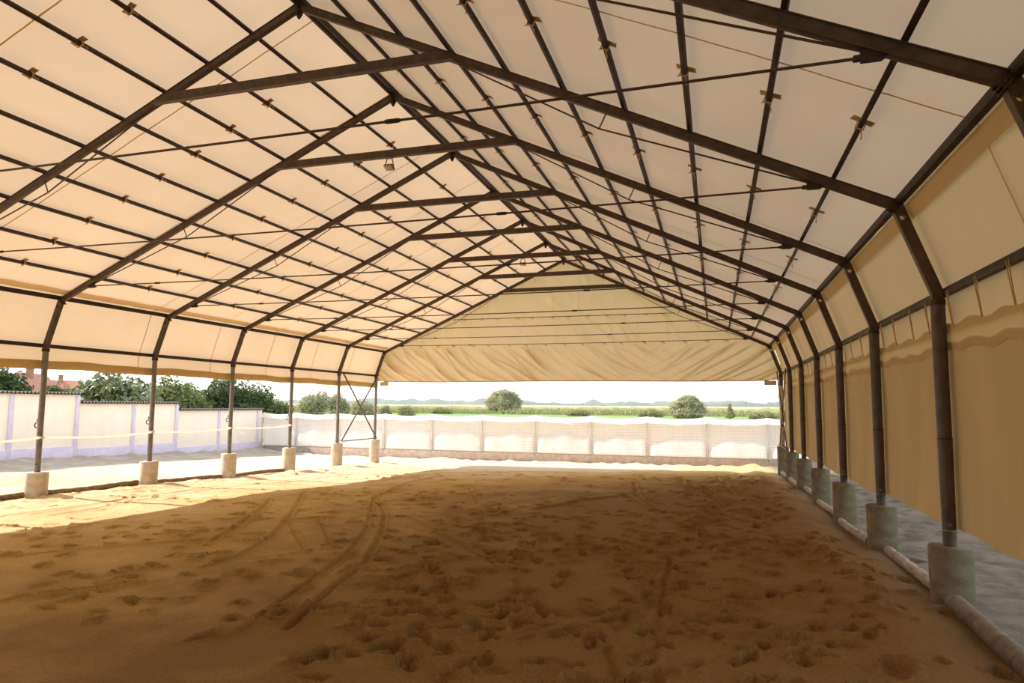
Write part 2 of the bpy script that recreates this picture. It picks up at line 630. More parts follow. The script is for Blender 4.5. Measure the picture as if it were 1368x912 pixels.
for k in range(46):                                   # the beaten track along the right side
    x = random.gauss(5.3, .75)
    track(min(x, 6.5), random.uniform(-1, 17), math.pi / 2 * random.choice((1, -1)) + random.gauss(0, .12), random.randint(6, 14), .38)
for k in range(34):                                   # crossing the middle
    track(random.uniform(1.2, 5.5), random.uniform(-.4, 6.5), random.uniform(0, 6.28), random.randint(5, 11))
for k in range(30):
    track(random.uniform(-4, 3), random.uniform(0, 16), random.uniform(0, 6.28), random.randint(4, 9), .5)
for k in range(42):
    hoof(random.gauss(3.6, .8), random.uniform(-.3, 1.9), random.uniform(0, 6.28), random.uniform(.06, .10), random.uniform(.03, .045))
for k in range(12):
    hoof(random.uniform(-2.5, 3.5), random.uniform(0, 6), random.uniform(0, 6.28), random.uniform(.08, .12), random.uniform(.03, .045))
for k in range(520):
    hoof(random.uniform(-4.5, 6.3), random.uniform(2.5, 17.5), random.uniform(0, 6.28), random.uniform(.035, .06), random.uniform(.012, .024))
for k in range(15):
    track(random.uniform(-3.2, 2.2), random.uniform(-.3, 3.2), random.uniform(0, 6.28), random.randint(3, 7), .4)
for k in range(16):
    track(random.uniform(-7, -4.2), random.uniform(2, 17), random.uniform(0, 6.28), random.randint(3, 7), .5, .14, .07, .025)

Z += RIM * (PIT < .004) - PIT

RUTS = [
    ([(-2.56, 14.36), (-2.48, 11.86), (-1.53, 8.25), (-0.39, 6.55), (0.62, 4.54), (1.46, 2.47), (1.75, 1.25), (2.06, 0.14)], .05, .035),
    ([(-1.53, 8.25), (0.39, 4.45), (1.07, 2.67), (1.44, 1.15)], .04, .028),
    ([(-0.47, 11.22), (0.69, 8.54), (1.47, 7.36), (1.79, 7.49)], .07, .03), ([(2.11, 7.63), (2.69, 9.43), (3.33, 10.94)], .07, .045),
    ([(3.23, 14.03), (3.59, 11.35), (4.16, 9.12)], .08, .045), ([(4.83, 4.06), (4.86, 2.06), (4.92, 0.24)], .05, .03),
    ([(-3.14, 6.96), (-2.14, 5.2), (-1.51, 3.93), (-1.08, 2.91)], .05, .035),
    ([(-3.24, 8.24), (-1.44, 5.19), (-0.59, 3.53), (-0.23, 2.45), (-0.17, 1.73)], .045, .03),
    ([(-1.08, 3.34), (-1.82, 2.44), (-2.31, 2.08), (-2.68, 1.32)], .045, .026), ([(-0.83, 0.03), (-0.55, 0.52), (-.3, .95)], .06, .035),
    ([(1.65, 1.51), (2.07, 0.11)], .045, .025), ([(1.04, 2.61), (1.42, 1.15), (1.73, 0)], .045, .025),
    ([(1.98, 4.07), (3.03, 2.72)], .035, .022), ([(3.33, 2.29), (3.94, 1.15)], .045, .03), ([(4.44, .99), (4.74, -.03)], .05, .03),
    ([(0.32, 6.02), (1.98, 4.07)], .03, .016), ([(-.9, 5.2), (.5, 3.3)], .03, .016), ([(-1.3, 4.9), (.3, 3.0)], .03, .016),
    ([(-3.6, 12), (-3.0, 15), (-1, 17.2), (2, 17.6)], .08, .03), ([(4.6, 15.5), (4.9, 13.2), (5.3, 11.6), (6.1, 10.2)], .09, .045),
    ([(5.4, 16.5), (5.8, 13), (6.2, 11)], .09, .04), ([(-5.2, 4), (-5.6, 9), (-5.2, 14), (-4.6, 17.5)], .06, .02), ([(-5.6, 4), (-6.0, 9), (-5.6, 14)], .06, .02),
    ([(-9.5, 3), (-11, 12), (-11.5, 22)], .1, .03), ([(-10.9, 3), (-12.4, 12), (-13, 22)], .1, .03),
]
for pts, wd, dp in RUTS:
    wd *= .62
    P = np.array(pts, float)
    tt = np.linspace(0, len(P) - 1, len(P) * 24)
    cxs = np.interp(tt, range(len(P)), P[:, 0])
    cys = np.interp(tt, range(len(P)), P[:, 1])
    for _ in range(6):
        cxs[1:-1] = (cxs[:-2] + cxs[1:-1] + cxs[2:]) / 3
        cys[1:-1] = (cys[:-2] + cys[1:-1] + cys[2:]) / 3
    i0, i1 = np.searchsorted(gx, [cxs.min() - .5, cxs.max() + .5])
    j0, j1 = np.searchsorted(gy, [cys.min() - .5, cys.max() + .5])
    sx_, sy_ = X[j0:j1, i0:i1], Y[j0:j1, i0:i1]
    dist = np.full(sx_.shape, 9.0)
    for (ax_, ay_), (bx_, by_) in zip(list(zip(cxs, cys)), list(zip(cxs, cys))[1:]):
        ux, uy = bx_ - ax_, by_ - ay_
        l2 = ux * ux + uy * uy + 1e-9
        t_ = np.clip(((sx_ - ax_) * ux + (sy_ - ay_) * uy) / l2, 0, 1)
        dist = np.minimum(dist, np.hypot(sx_ - ax_ - t_ * ux, sy_ - ay_ - t_ * uy))
    Z[j0:j1, i0:i1] += -dp * np.exp(-(dist / wd) ** 2) + dp * .55 * np.exp(-((dist - 2 * wd) / (.7 * wd)) ** 2)

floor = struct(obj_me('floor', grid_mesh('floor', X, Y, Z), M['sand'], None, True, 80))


def fz(x, y):
    return float(Z[min(np.searchsorted(gy, y), len(gy) - 1), min(np.searchsorted(gx, x), len(gx) - 1)])


# ------------------------------------------------------------------ canvas shell
OFF = .130
ny = 180
ys = np.linspace(YB, YE + .42, ny)


def sheet(prof, ys, amp=0.0, seed=1):
    """canvas strip along y following a profile of (x, z); slack between the frames"""
    P = np.array(prof, float)
    n = len(P)
    d = np.gradient(P, axis=0)
    nrm = np.stack([-d[:, 1], d[:, 0]], 1)
    nrm /= np.linalg.norm(nrm, axis=1)[:, None] + 1e-9
    X_ = np.repeat(P[None, :, 0], len(ys), 0)
    Z_ = np.repeat(P[None, :, 1], len(ys), 0)
    Y_ = np.repeat(ys[:, None], n, 1)
    arc = np.concatenate([[0], np.cumsum(np.linalg.norm(np.diff(P, axis=0), axis=1))])
    A_ = np.repeat(arc[None], len(ys), 0)
    dd = amp * (np.abs(np.sin(np.pi * Y_ / D)) ** .7 - .5) + amp * 1.6 * vnoise(Y_, A_, .8, seed) + amp * .5 * vnoise(Y_, A_, .22, seed + 1)
    return X_ + dd * nrm[None, :, 0], Y_, Z_ + dd * nrm[None, :, 1]


def lin(a, b, n):
    return [(a[0] + (b[0] - a[0]) * i / (n - 1), a[1] + (b[1] - a[1]) * i / (n - 1)) for i in range(n)]


RIDGE = (AX, ZA + OFF + .015)
EL, ER = (-K - .115, ZK + .10), (K + .115, ZK + .10)
RL, RR = (-W - .125, ZB + .02), (W + .125, ZB + .02)
HEML, HEMR = (-W - .125, 2.57), (W + .125, 2.63)
ar, br = sheet(lin(EL, RIDGE, 50), ys, .014, 20), sheet(lin(RIDGE, ER, 50), ys, .014, 30)
roofX = np.concatenate([ar[0], br[0][:, 1:]], 1)
roofY = np.concatenate([ar[1], br[1][:, 1:]], 1)
roofZ = np.concatenate([ar[2], br[2][:, 1:]], 1)
ceiling = struct(obj_me('ceiling', grid_mesh('ceiling', roofX, roofY, roofZ), M['roof'], None, True, 60))
wl = sheet(lin(HEML, RL, 7)[:-1] + lin(RL, EL, 12), ys, .012, 40)
wall_left = struct(obj_me('wall_left', grid_mesh('wall_left', *wl), M['roof'], None, True, 60))
ysr = np.linspace(YB, YE + .42, 420)
wrp = sheet(lin(ER, RR, 14)[:-1] + lin(RR, HEMR, 8), ysr, .012, 50)
Zw = wrp[2].copy()
wall_right = struct(obj_me('wall_right', grid_mesh('wall_right', wrp[0], wrp[1], Zw), M['wallcloth'], None, True, 60))

# rolled hem of the open left side
bm = bmesh.new()
for (a, b, zc) in ((YB, YE + .1, 2.64),):
    prof = [(-.012, -.085), (.018, -.085), (.028, -.03), (.022, .04), (.016, .09), (-.012, .09)]
    rows = []
    for y in np.linspace(a, b, 90):
        dz = .012 * math.sin(y * 2.2) + .008 * math.sin(y * 5.1)
        rows.append([bm.verts.new((-W - .115 + px, y, zc + pz + dz)) for px, pz in prof])
    for A, B in zip(rows, rows[1:]):
        for i in range(len(prof)):
            bm.faces.new((A[i], A[(i + 1) % len(prof)], B[(i + 1) % len(prof)], B[i]))
obj('hem', bm, M['hem'], wall_left)

# welded seams of the canvas strips
SEAM = [.85 + 2.36 * k for k in range(-1, 8)]


def seam(parent, pts, y, wd=.022, ins=.012):
    b = bmesh.new()
    rows = []
    for i, (x, z) in enumerate(pts):
        rows.append([b.verts.new((x, y - wd / 2, z)), b.verts.new((x, y + wd / 2, z))])
    for A, B in zip(rows, rows[1:]):
        b.faces.new((A[0], A[1], B[1], B[0]))
    obj('seam', b, M['seam'], parent)


for y in SEAM:
    j = int(np.argmin(abs(ys - y)))
    for nm, (sx_, sz_) in (('L', (ar[0], ar[2])), ('R', (br[0], br[2]))):
        seam(ceiling, [(sx_[j, i], sz_[j, i] - .022) for i in range(0, 50)], y)
    seam(wall_left, [(wl[0][j, i] + .02, wl[2][j, i]) for i in range(1, wl[0].shape[1])], y)
    j = int(np.argmin(abs(ysr - y)))
    seam(wall_right, [(wrp[0][j, i] - .02, wrp[2][j, i]) for i in range(0, 14)], y)

# unseen end wall added behind the viewer to darken the near floor
bm = bmesh.new()
plate(bm, [(-W - .1, .0), (W + .1, .0), (W + .1, ZB), (K + .1, ZK + .1), (AX, ZA + .15), (-K - .1, ZK + .1), (-W - .1, ZB)], YB - .02, YB + .02)
struct(obj('added_wall_front', bm, M['curtain']))


# ------------------------------------------------------------------ portal frames
def frame_parts(root, k):
    hw = .038
    for s in (-1, 1):
        zt = ZTR if s > 0 else ZTL
        b = bmesh.new()
        zs_ = [zt + .001, 1.05, 1.585, 1.60, 2.93]
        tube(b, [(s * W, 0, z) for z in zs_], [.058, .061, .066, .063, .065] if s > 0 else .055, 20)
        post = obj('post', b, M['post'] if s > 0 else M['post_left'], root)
        b = bmesh.new()
        tube(b, [(s * W, 0, 2.90), (s * W, 0, 2.95)], .070, 20)
        obj('collar_ring', b, M['dark_steel'], post)
        if s > 0:
            b = bmesh.new()
            tube(b, [(W, 0, 1.60), (W, 0, 1.612)], .0675, 20)
            obj('band', b, M['dark_steel'], post)
            b = bmesh.new()
            tube(b, [(W, 0, zt + .14), (W, 0, zt + .152)], .0612, 20)
            obj('band', b, M['grey_steel'], post)
            b = bmesh.new()
            tube(b, [(W - .01, -.053, zt + .2), (W - .012, -.072, zt + .2)], .012, 10)
            obj('bolt', b, M['bolt'], post)
        else:
            b = bmesh.new()
            tube(b, [(-W + .02, -.048, zt + .16), (-W + .022, -.066, zt + .16)], .012, 10)
            obj('bolt', b, M['dark_steel'], post)
            b = bmesh.new()
            pts = [(-W - .105 + .045 * math.cos(t), 0, 1.43 + .05 * math.sin(t)) for t in np.linspace(.4, 5.4, 12)]
            tube(b, pts, .011, 6)
            box(b, (-W - .07, 0, 1.53), (.04, .04, .06), None, .006)
            obj('insulator', b, M['dark_steel'], post)
        # haunch with its round hole
        dx, dz = s * (K - W), ZK - ZB
        L = math.hypot(dx, dz)
        ux, uz = dx / L, dz / L
        nx_, nz_ = uz, -ux
        h = .053
        top = (s * K + ux * .02, ZK + uz * .02)
        poly = [(s * W - h, 2.94), (s * W + h, 2.94), (s * W + h, ZB + .012 * 1), (top[0] + nx_ * h, top[1] + nz_ * h), (top[0] - nx_ * h, top[1] - nz_ * h), (s * W - h, ZB)]
        if s < 0:
            poly = [(s * W - h, 2.94), (s * W + h, 2.94), (s * W + h, ZB), (top[0] + nx_ * h, top[1] + nz_ * h), (top[0] - nx_ * h, top[1] - nz_ * h), (s * W - h, ZB + .012)]
        hc = (s * W + dx * .86, ZB + dz * .86)
        holes = [(hc[0], hc[1], .029)]
        if k == 1 and s > 0:
            for q, o_ in ((.40, -.012), (.34, .012), (.27, .0)):
                holes.append((s * W + dx * q + nx_ * o_, ZB + dz * q + nz_ * o_, .007))
        b = bmesh.new()
        plate(b, poly, -hw, hw, holes)
        obj('haunch', b, M['steel'], root)
        # rafter with top and bottom flanges
        a = Vector((s * K - s * .02, 0, ZK + .01))
        c = Vector((AX, 0, ZA))
        b = bmesh.new()
        beam(b, a, c, .086, .054, bevel=.003)
        n_ = Vector((s * (ZA - ZK), 0, abs(s * K - AX))).normalized()
        for q in (-1, 1):
            beam(b, a + n_ * q * .047, c + n_ * q * .047, .011, .070, bevel=.002)
        obj('rafter', b, M['steel'], root)
        # knee end plates with bolts
        b = bmesh.new()
        bis = Vector((s * .62, 0, .78)).normalized()
        kc = Vector((s * K, 0, ZK + .01))
        d_ = Vector((-s * bis.z, 0, s * s * bis.x)).normalized()
        for q in (-1, 1):
            p = kc + d_ * .014 * q
            beam(b, p - bis * .100, p + bis * .092, .014, .105, bevel=.003)
        for q in (-.075, -.025, .025, .07):
            for yy in (-.04, .04):
                p = kc + bis * q + Vector((0, yy, 0))
                tube(b, [p - d_ * .04, p + d_ * .04], .010, 6)
        obj('knee_plate', b, M['dark_steel'], root)
        # stay rod under the rafter, spread by a strut
        xi, xo = s * 2.35 + .05, s * 6.35
        xs_ = s * 4.25
        zr = rz(xs_)
        sl = (ZA - ZK) / (K - AX)
        st_top = Vector((xs_, 0, zr - .055))
        st_bot = st_top + Vector((-s * sl, 0, -1)).normalized() * .19
        b = bmesh.new()
        tube(b, [(xi, 0, rz(xi) - .055), st_bot, (xo, 0, rz(xo) - .07)], .0105, 8)
        rod = obj('stay_rod', b, M['rod'], root)
        b = bmesh.new()
        tube(b, [st_top, st_bot], .009, 8)
        obj('strut', b, M['rod'], rod)
        # bracket plates for the tie rod
        b = bmesh.new()
        xb = s * 6.43
        zb_ = rz(xb)
        plate(b, [(xb - s * .08, zb_ - .005), (xb + s * .075, zb_ - .075), (xb + s * .075, zb_ - .095), (xb + s * .045, zb_ - .115), (xb - s * .08, zb_ - .115)], -.02, .02)
        box(b, (xb - s * .10, 0, zb_ - .085), (.05, .04, .038), None, .005)
        for q in (-.045, .025):
            tube(b, [(xb + s * q, -.03, zb_ - .085), (xb + s * q, .03, zb_ - .085)], .010, 8)
        obj('rod_bracket', b, M['dark_steel'], root)
    if k == 7:
        b = bmesh.new()
        zz = np.linspace(.63, 2.62, 40)
        tube(b, [(W - .004 + .008 * math.sin(z * 5), 0, z) for z in zz], [.072 + .008 * math.sin(z * 9) + .006 * math.sin(z * 23) for z in zz], 16)
        obj('canvas_wrap', b, M['wrap'], root)
    # apex plate
    b = bmesh.new()
    for q in (-1, 1):
        box(b, (AX + .012 * q, 0, ZA - .01), (.014, .10, .20), None, .003)
    plate(b, [(AX - .05, ZA - .10), (AX + .05, ZA - .10), (AX + .012, ZA - .17), (AX - .012, ZA - .17)], -.012, .012)
    for z_ in (-.07, -.02, .04):
        for yy in (-.036, .036):
            tube(b, [(AX - .04, yy, ZA + z_), (AX + .04, yy, ZA + z_)], .010, 6)
    obj('apex_plate', b, M['dark_steel'], root)
    # collar beam in front of the rafters
    b = bmesh.new()
    zc = 6.19
    xl, xr = -2.18, 2.38
    plate(b, [(xl, zc - .065), (xr, zc - .065), (xr - .2, zc + .065), (xl + .2, zc + .065)], -.105, -.042)
    plate(b, [(xl, zc - .068), (xr, zc - .068), (xr - .02, zc - .054), (xl + .02, zc - .054)], -.122, -.042)
    obj('collar_beam', b, M['steel'], root)
    # tie rod
    xb = 6.43 - .12
    z0 = rz(6.43) - .085
    b = bmesh.new()
    tube(b, [(x, 0, z0 - .035 * (1 - (x / xb) ** 2)) for x in np.linspace(-xb, xb, 17)], .0115, 8)
    rod = obj('tie_rod', b, M['rod'], root)
    for xt in ([2.95] if k == 0 else [3.0 if k % 2 else 2.2, -5.3 + .25 * k]):
        b = bmesh.new()
        zz = z0 - .035 * (1 - (xt / xb) ** 2)
        tube(b, [(xt - .07, 0, zz), (xt - .05, 0, zz), (xt + .05, 0, zz), (xt + .07, 0, zz)], [.013, .02, .02, .013], 8)
        obj('turnbuckle', b, M['dark_steel'], rod)


FRL = ['brown steel portal frame nearest the viewer, its right knee in the upper right corner',
       'second brown steel portal frame from the viewer, its ridge joint at the top edge',
       'third brown steel portal frame from the viewer, a floodlight hanging on its collar beam',
       'fourth brown steel portal frame from the viewer, next one behind the floodlight frame',
       'fifth brown steel portal frame from the viewer, third in front of the far gable',
       'sixth brown steel portal frame, third from the far gable, with a small floodlight',
       'seventh brown steel portal frame, last one before the far gable, braced to it',
       'eighth and farthest brown steel portal frame, carrying the hanging gable sheet']
FRL[4] = 'fifth brown steel portal frame from the viewer, the one just before the small far floodlight'
FRL[5] = 'sixth brown steel portal frame from the viewer, with a small floodlight on its collar beam'
EX = [0, -.03, -.01, -.01, -.03, -.035, 0, 0]
frames = []
for k in range(8):
    t = thing('portal_frame', FRL[k], 'steel frame', (0, k * D + EX[k], 0), 'portal frames of the riding hall')
    frame_parts(t, k)
    frames.append(t)

# ------------------------------------------------------------------ purlins, eave beams, rails
slR = math.atan2(ZA - ZK, K - AX)
slL = math.atan2(ZA - ZK, K + AX)
tabme = None
NTH = ['first', 'second', 'third', 'fourth', 'fifth', 'sixth', 'seventh', 'eighth', 'ninth']


def tab_mesh():
    b = bmesh.new()
    box(b, (0, 0, .034), (.19, .085, .004))                    # patch welded on the canvas
    for q in (-1, 1):
        box(b, (q * .034, .0, -.002), (.006, .022, .074))      # strap around the purlin
    box(b, (0, 0, -.038), (.07, .022, .006))
    tube(b, [(.02, .01, -.04), (.05, .035, -.07), (.06, .03, -.105)], .005, 5)
    tube(b, [(-.01, -.01, -.04), (-.04, -.03, -.07)], .005, 5)
    return b


for s, side in ((-1, 'left'), (1, 'right')):
    for i in range(1, 10):
        x = AX + s * .72 * i
        nrm = Vector((s * math.sin(slR if s > 0 else slL), 0, math.cos(slR if s > 0 else slL)))
        c = Vector((x, 0, rz(x))) + nrm * .090
        where = '%s from the ridge' % NTH[i - 1] if i < 9 else 'last one above the eave'
        t = thing('purlin', 'thin dark steel purlin under the %s roof slope, %s' % (side, where), 'purlin', c, 'purlins under the canvas roof')
        t.rotation_euler = (0, (slR if s > 0 else -slL), 0)
        b = bmesh.new()
        beam(b, (0, -3.6, 0), (0, YE + .12, 0), .050, .047, up=(1, 0, 0), bevel=.004)
        bar = obj('bar', b, M['dark_steel'], t)
        for k in range(7):
            if tabme is None:
                o = obj('tie_tab', tab_mesh(), M['tab'], t, False)
                tabme = o.data
            else:
                o = bpy.data.objects.new('tie_tab', tabme)
                COL.objects.link(o)
                o.parent = t
            o.location = (0, D * (k + .5) + .0 + .05 * math.sin(k * 3.1 + i), 0)
            o.rotation_euler = (0, 0, .2 * math.sin(k * 5 + i * 2.3))
bm = bmesh.new()
for s in (-1, 1):
    beam(bm, (AX + s * .05, -3.6, ZA + .075), (AX + s * .05, YE + .12, ZA + .075), .07, .05, up=(1, 0, 0), bevel=.004)
tag(obj('ridge_beam', bm, M['dark_steel']), 'dark steel ridge beam running along the top of the canvas roof', 'beam')

for s, side in ((-1, 'left'), (1, 'right')):
    t = thing('eave_beam', 'dark steel eave beam along the %s knee line of the frames' % side, 'beam', (s * (K + .03), 0, ZK + .05))
    b = bmesh.new()
    beam(b, (0, -3.6, 0), (0, YE + .1, 0), .085, .065, up=(1, 0, 0), bevel=.008)
    obj('bar', b, M['dark_steel'], t)
    b = bmesh.new()
    if s < 0:        # canvas pocket on the roof side
        p0, p1 = Vector((.02, 0, .078)), Vector((.20, 0, .150))
    else:            # canvas pocket on the wall side
        p0, p1 = Vector((.062, 0, -.03)), Vector((.120, 0, -.19))
    rows = []
    for y in np.linspace(-3.6, YE + .1, 160):
        wv = .004 * math.sin(y * 9) + .003 * math.sin(y * 23)
        rows.append([b.verts.new((p.x + wv, y, p.z + wv)) for p in (p0, (p0 + p1) / 2 + Vector((-.008 * s, 0, -.006)), p1)])
    for A, B in zip(rows, rows[1:]):
        for q in range(2):
            b.faces.new((A[q], A[q + 1], B[q + 1], B[q]))
    obj('canvas_pocket', b, M['pocket'], t)
    b = bmesh.new()
    beam(b, (s * (W + .065), -3.6, ZB + .01), (s * (W + .065), YE + .06, ZB + .01), .075, .06, up=(1, 0, 0), bevel=.005)
    tag(obj('side_rail', b, M['dark_steel']), 'dark steel side rail along the %s posts where they bend inward' % side, 'rail')

# ------------------------------------------------------------------ footings
for s, side in ((-1, 'left'), (1, 'right')):
    for k in range(2 if s < 0 else 1, 8):
        y = k * D + EX[k]
        zt = ZTL if s < 0 else ZTR
        g0 = float(gz(s * W, y)) - .12
        b = bmesh.new()
        h = zt - g0
        q = .203 if s < 0 else .187
        lathe(b, [(q - .006, 0), (q - .002, h * .5), (q, h - .02), (q - .006, h - .004), (q - .02, h)], (0, 0, 0), 36)
        if k == 7 and s > 0:
            b.free()
            b = bmesh.new()
            box(b, (0, 0, h / 2), (.34, .34, h), None, .015)
        desc = 'pale sunlit' if s < 0 else 'mossy grey'
        if k < 7:
            lab = '%s concrete footing under the %s post of the %s frame from the viewer' % (desc, side, NUM[k])
        else:
            lab = '%s concrete footing under the %s corner post of the far gable' % ('pale sunlit round' if s < 0 else 'grey square', side)
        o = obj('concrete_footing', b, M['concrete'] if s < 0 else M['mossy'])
        o.location = (s * W, y, g0)
        o.rotation_euler.z = 0 if (k == 7) else .3 * k
        if s > 0:
            o.rotation_euler.z = 0
        tag(o, lab, 'footing', 'concrete footings of the posts')

# ------------------------------------------------------------------ cross braces of the last bay
for s, side in ((-1, 'left'), (1, 'right')):
    t = thing('cross_brace', 'X-shaped steel brace between the last two %s posts' % side, 'brace', (s * (W - .02), 6 * D, 0))
    zt = ZTL if s < 0 else ZTR
    for q, (a, c) in enumerate((((.08, 3.03), (D - .07, zt + .07)), ((D - .07, 3.05), (.08, zt + .07)))):
        b = bmesh.new()
        off = .075 * -s + .03 * q * -s
        beam(b, (off, a[0], a[1]), (off, c[0], c[1]), .05, .03, up=(1, 0, 0), bevel=.004)
        obj('diagonal_bar', b, M['steel'], t)
    b = bmesh.new()
    beam(b, (-s * .12, .08, zt + .06), (-s * .12, D - .07, zt + .06), .035, .02, up=(1, 0, 0), bevel=.003)
    obj('bottom_bar', b, M['rod'], t)

# ------------------------------------------------------------------ far gable sheet
NXG, NZG = 420, 120
xg = np.linspace(-K - .12, K + .12, NXG)
ZBOT = 2.77


def roofz(x):
    z = ZA + .135 - (ZA - ZK) * np.abs(x - AX) / K
    return np.maximum(z, ZK - .02)


tz = np.linspace(0, 1, NZG)[:, None]
Xg = np.repeat(xg[None], NZG, 0)
bot = ZBOT + .02 * np.cos(xg / 2.2) + .045 * (np.abs(xg) / 7.2) ** 4
Zg = bot[None] + (roofz(xg) - bot)[None] * tz
# the sheet narrows where the haunches lean outward
h_ = Zg - ZBOT
lowband = np.clip((4.14 - Zg) / .3, 0, 1)
fold = np.zeros_like(Xg)
# slanting folds in the loose strip below the rail
def crease(u):
    """rounded valleys between sharp ridges"""
    return (1 - np.abs(np.sin(math.pi * u))) ** 3.2


wob = vnoise(Xg, Zg, 1.7, 61)
for a_, sl_, cv_, wl_, ph_ in ((.19, 1.0, -.45, 1.45, .3), (.12, .7, -.3, .83, 1.9), (.09, 1.25, -.2, .61, .8)):
    lm = np.clip(.75 - Xg / 9, 0, 1)
    g_ = Zg - 4.14
    fold -= lowband * lm * a_ * crease((Xg + sl_ * g_ + cv_ * g_ ** 2) / wl_ + ph_ + .5 * wob) * np.clip(.9 + 1.6 * vnoise(Xg, Zg, 1.1, 62), 0, 1.4)
for a_, sl_, wl_, ph_ in ((.20, -1.3, 1.3, .2), (.11, -1.7, .7, 1.1)):
    rm = np.clip((Xg - 2.0) / 3.5, 0, 1)
    fold -= lowband * rm * a_ * crease((Xg + sl_ * (Zg - 4.14) + .3 * (Zg - 4.14) ** 2) / wl_ + ph_ + .3 * wob)
up_ = np.clip((Zg - 3.9) / .4, 0, 1)
for a_, sl_, wl_, ph_ in ((.15, .75, 1.9, 0), (.11, .12, 1.05, .4), (.08, .9, 1.2, .2)):
    lim = 1.2 * vnoise(Xg, Zg, 1.9, 67) + .55
    fold -= up_ * a_ * crease((Xg + sl_ * (Zg - 5)) / wl_ + ph_ + .35 * vnoise(Xg, Zg, 1.4, 66)) * np.clip(lim, 0, 1.2)
fold += .03 * vnoise(Xg, Zg, .5, 64) + .012 * vnoise(Xg, Zg, .16, 65)
for zr_ in (4.14, 5.15, 6.19):
    fold *= 1 - .6 * np.exp(-((Zg - zr_) / .06) ** 2)
Xg = Xg * (K + .12 + (W - K) * np.clip((ZK - Zg) / (ZK - ZB), 0, 1.1)) / (K + .12)
Yg = YE + .24 + fold
gab = thing('gable_sheet', 'wrinkled beige canvas sheet closing the upper far gable', 'canvas sheet', (0, YE, 0))
o = obj_me('sheet', grid_mesh('sheet', Xg, Yg - YE, Zg), M['gable'], gab, True, 60)
bm = bmesh.new()
tube(bm, [(x, .125, z - .005) for x, z in zip(xg[2:-2:4], bot[2:-2:4])], .018, 8)
obj('bottom_hem', bm, M['hem'], gab)
for x0, x1 in ((-7.36, -7.0), (6.98, 7.36)):
    bm = bmesh.new()
    n = 7
    plate(bm, [(x0, 2.62), (x1, 2.62), (x1, 2.77), (x0, 2.77)], .085, .09)
    obj('corner_flap', bm, M['roof'], gab)
for zz, xa, xb_, st in ((4.14, -6.0, 6.2, .75), (5.15, -4.15, 4.05, .72), (6.19, -2.3, 2.45, .8)):
    n = int((xb_ - xa) / st)
    for i in range(n + 1):
        x = xa + (i + .5) * (xb_ - xa) / (n + 1) + .06 * math.sin(i * 2.7)
        b = bmesh.new()
        if zz > 6:
            box(b, (x, -.065, zz), (.035, .008, .16), None, .002)
            box(b, (x, .03, zz + .078), (.035, .19, .006))
            box(b, (x, .03, zz - .078), (.035, .19, .006))
        else:
            tube(b, [(x - .09, .10, zz + .03), (x - .03, .0, zz + .012), (x + .02, -.02, zz - .01), (x + .06, .10, zz - .05)], .012, 6)
            tube(b, [(x + .09, .10, zz + .03), (x + .02, .0, zz + .014), (x - .01, -.022, zz - .01), (x - .03, -.02, zz - .07)], .007, 6)
        obj('lashing', b, M['cord'] if zz < 6 else M['tab'], gab, False)
# gable rails behind which the sheet hangs
bm = bmesh.new()
tube(bm, [(-4.2, -.02, 5.15), (4.1, -.02, 5.15)], .013, 8)
o = tag(obj('gable_rail', bm, M['rod']), 'thin steel rail across the far gable sheet, halfway up, tied with cords', 'rail')
o.location.y = YE

# ------------------------------------------------------------------ side curtains on the right
CUR = ['cut off by the right edge of the photo', 'between the first and second whole posts', 'between the second and third whole posts',
       'between the third and fourth whole posts', 'between the fourth and fifth whole posts', 'between the fifth and sixth whole posts', 'in the last braced bay before the corner']
for k in range(0, 7):
    y0 = k * D + .09
    y1 = (k + 1) * D + .088
    nyc, nzc = 50, 46
    yy = np.linspace(y0, y1, nyc)
    zb_ = np.interp((y0 + y1) / 2, [0, 4, 7, 19], [.75, .74, .66, .60])
    tt_ = np.linspace(0, 1, nzc)[:, None]
    uy = (yy - y0) / (y1 - y0)
    zbot = zb_ + .008 * np.cos(uy * 6.3) + .05 * np.clip((.10 - uy) / .10, 0, 1) ** 2 + .008 * np.sin(uy * 17 + k)
    ztop = 2.70 + .022 * np.cos(uy * 2 * math.pi * 4) + .012 * np.sin(uy * 9 + k)
    Zc = ztop[None] + (zbot - ztop)[None] * tt_
    Yc = np.repeat(yy[None], nzc, 0)
    # belly and curled edges
    bel = .055 * np.sin(math.pi * uy)[None] * np.sin(math.pi * np.clip(tt_ * .9 + .08, 0, 1))
    Xc = W + .090 + bel + .02 * vnoise(Yc, Zc, .6, 70) + .007 * vnoise(Yc, Zc * .25, .12, 80)
    t = thing('side_curtain', 'brown canvas curtain on the right wall, ' + CUR[k], 'curtain', (0, 0, 0), 'side curtains of the right wall')
    t.location = (W + .1, (y0 + y1) / 2, zb_)
    L = t.location
    low_ = slice(4, None)
    obj_me('sheet', grid_mesh('sheet', Xc[low_] - L.x, Yc[low_] - L.y, Zc[low_] - L.z), M['curtain'], t, True, 60)
    # doubled top strip
    rows = slice(0, 7)
    obj_me('top_band', grid_mesh('top_band', Xc[rows] - .008 - L.x, Yc[rows] - L.y, Zc[rows] - L.z), M['band'], t, True, 60)
    for i in range(4):
        u_ = (i + .5) / 4 + .02 * math.sin(i * 3 + k)
        b = bmesh.new()
        ycord = y0 + u_ * (y1 - y0)
        tube(b, [(W + .032, ycord, 3.02), (W + .040, ycord + .004, 2.9), (W + .068, ycord + .012, 2.67)], .005, 6)
        tube(b, [(W + .032, ycord + .045, 3.02), (W + .040, ycord + .04, 2.9), (W + .068, ycord + .03, 2.67)], .005, 6)
        for v in b.verts:
            v.co -= L
        obj('tie_cord', b, M['cord'], t)

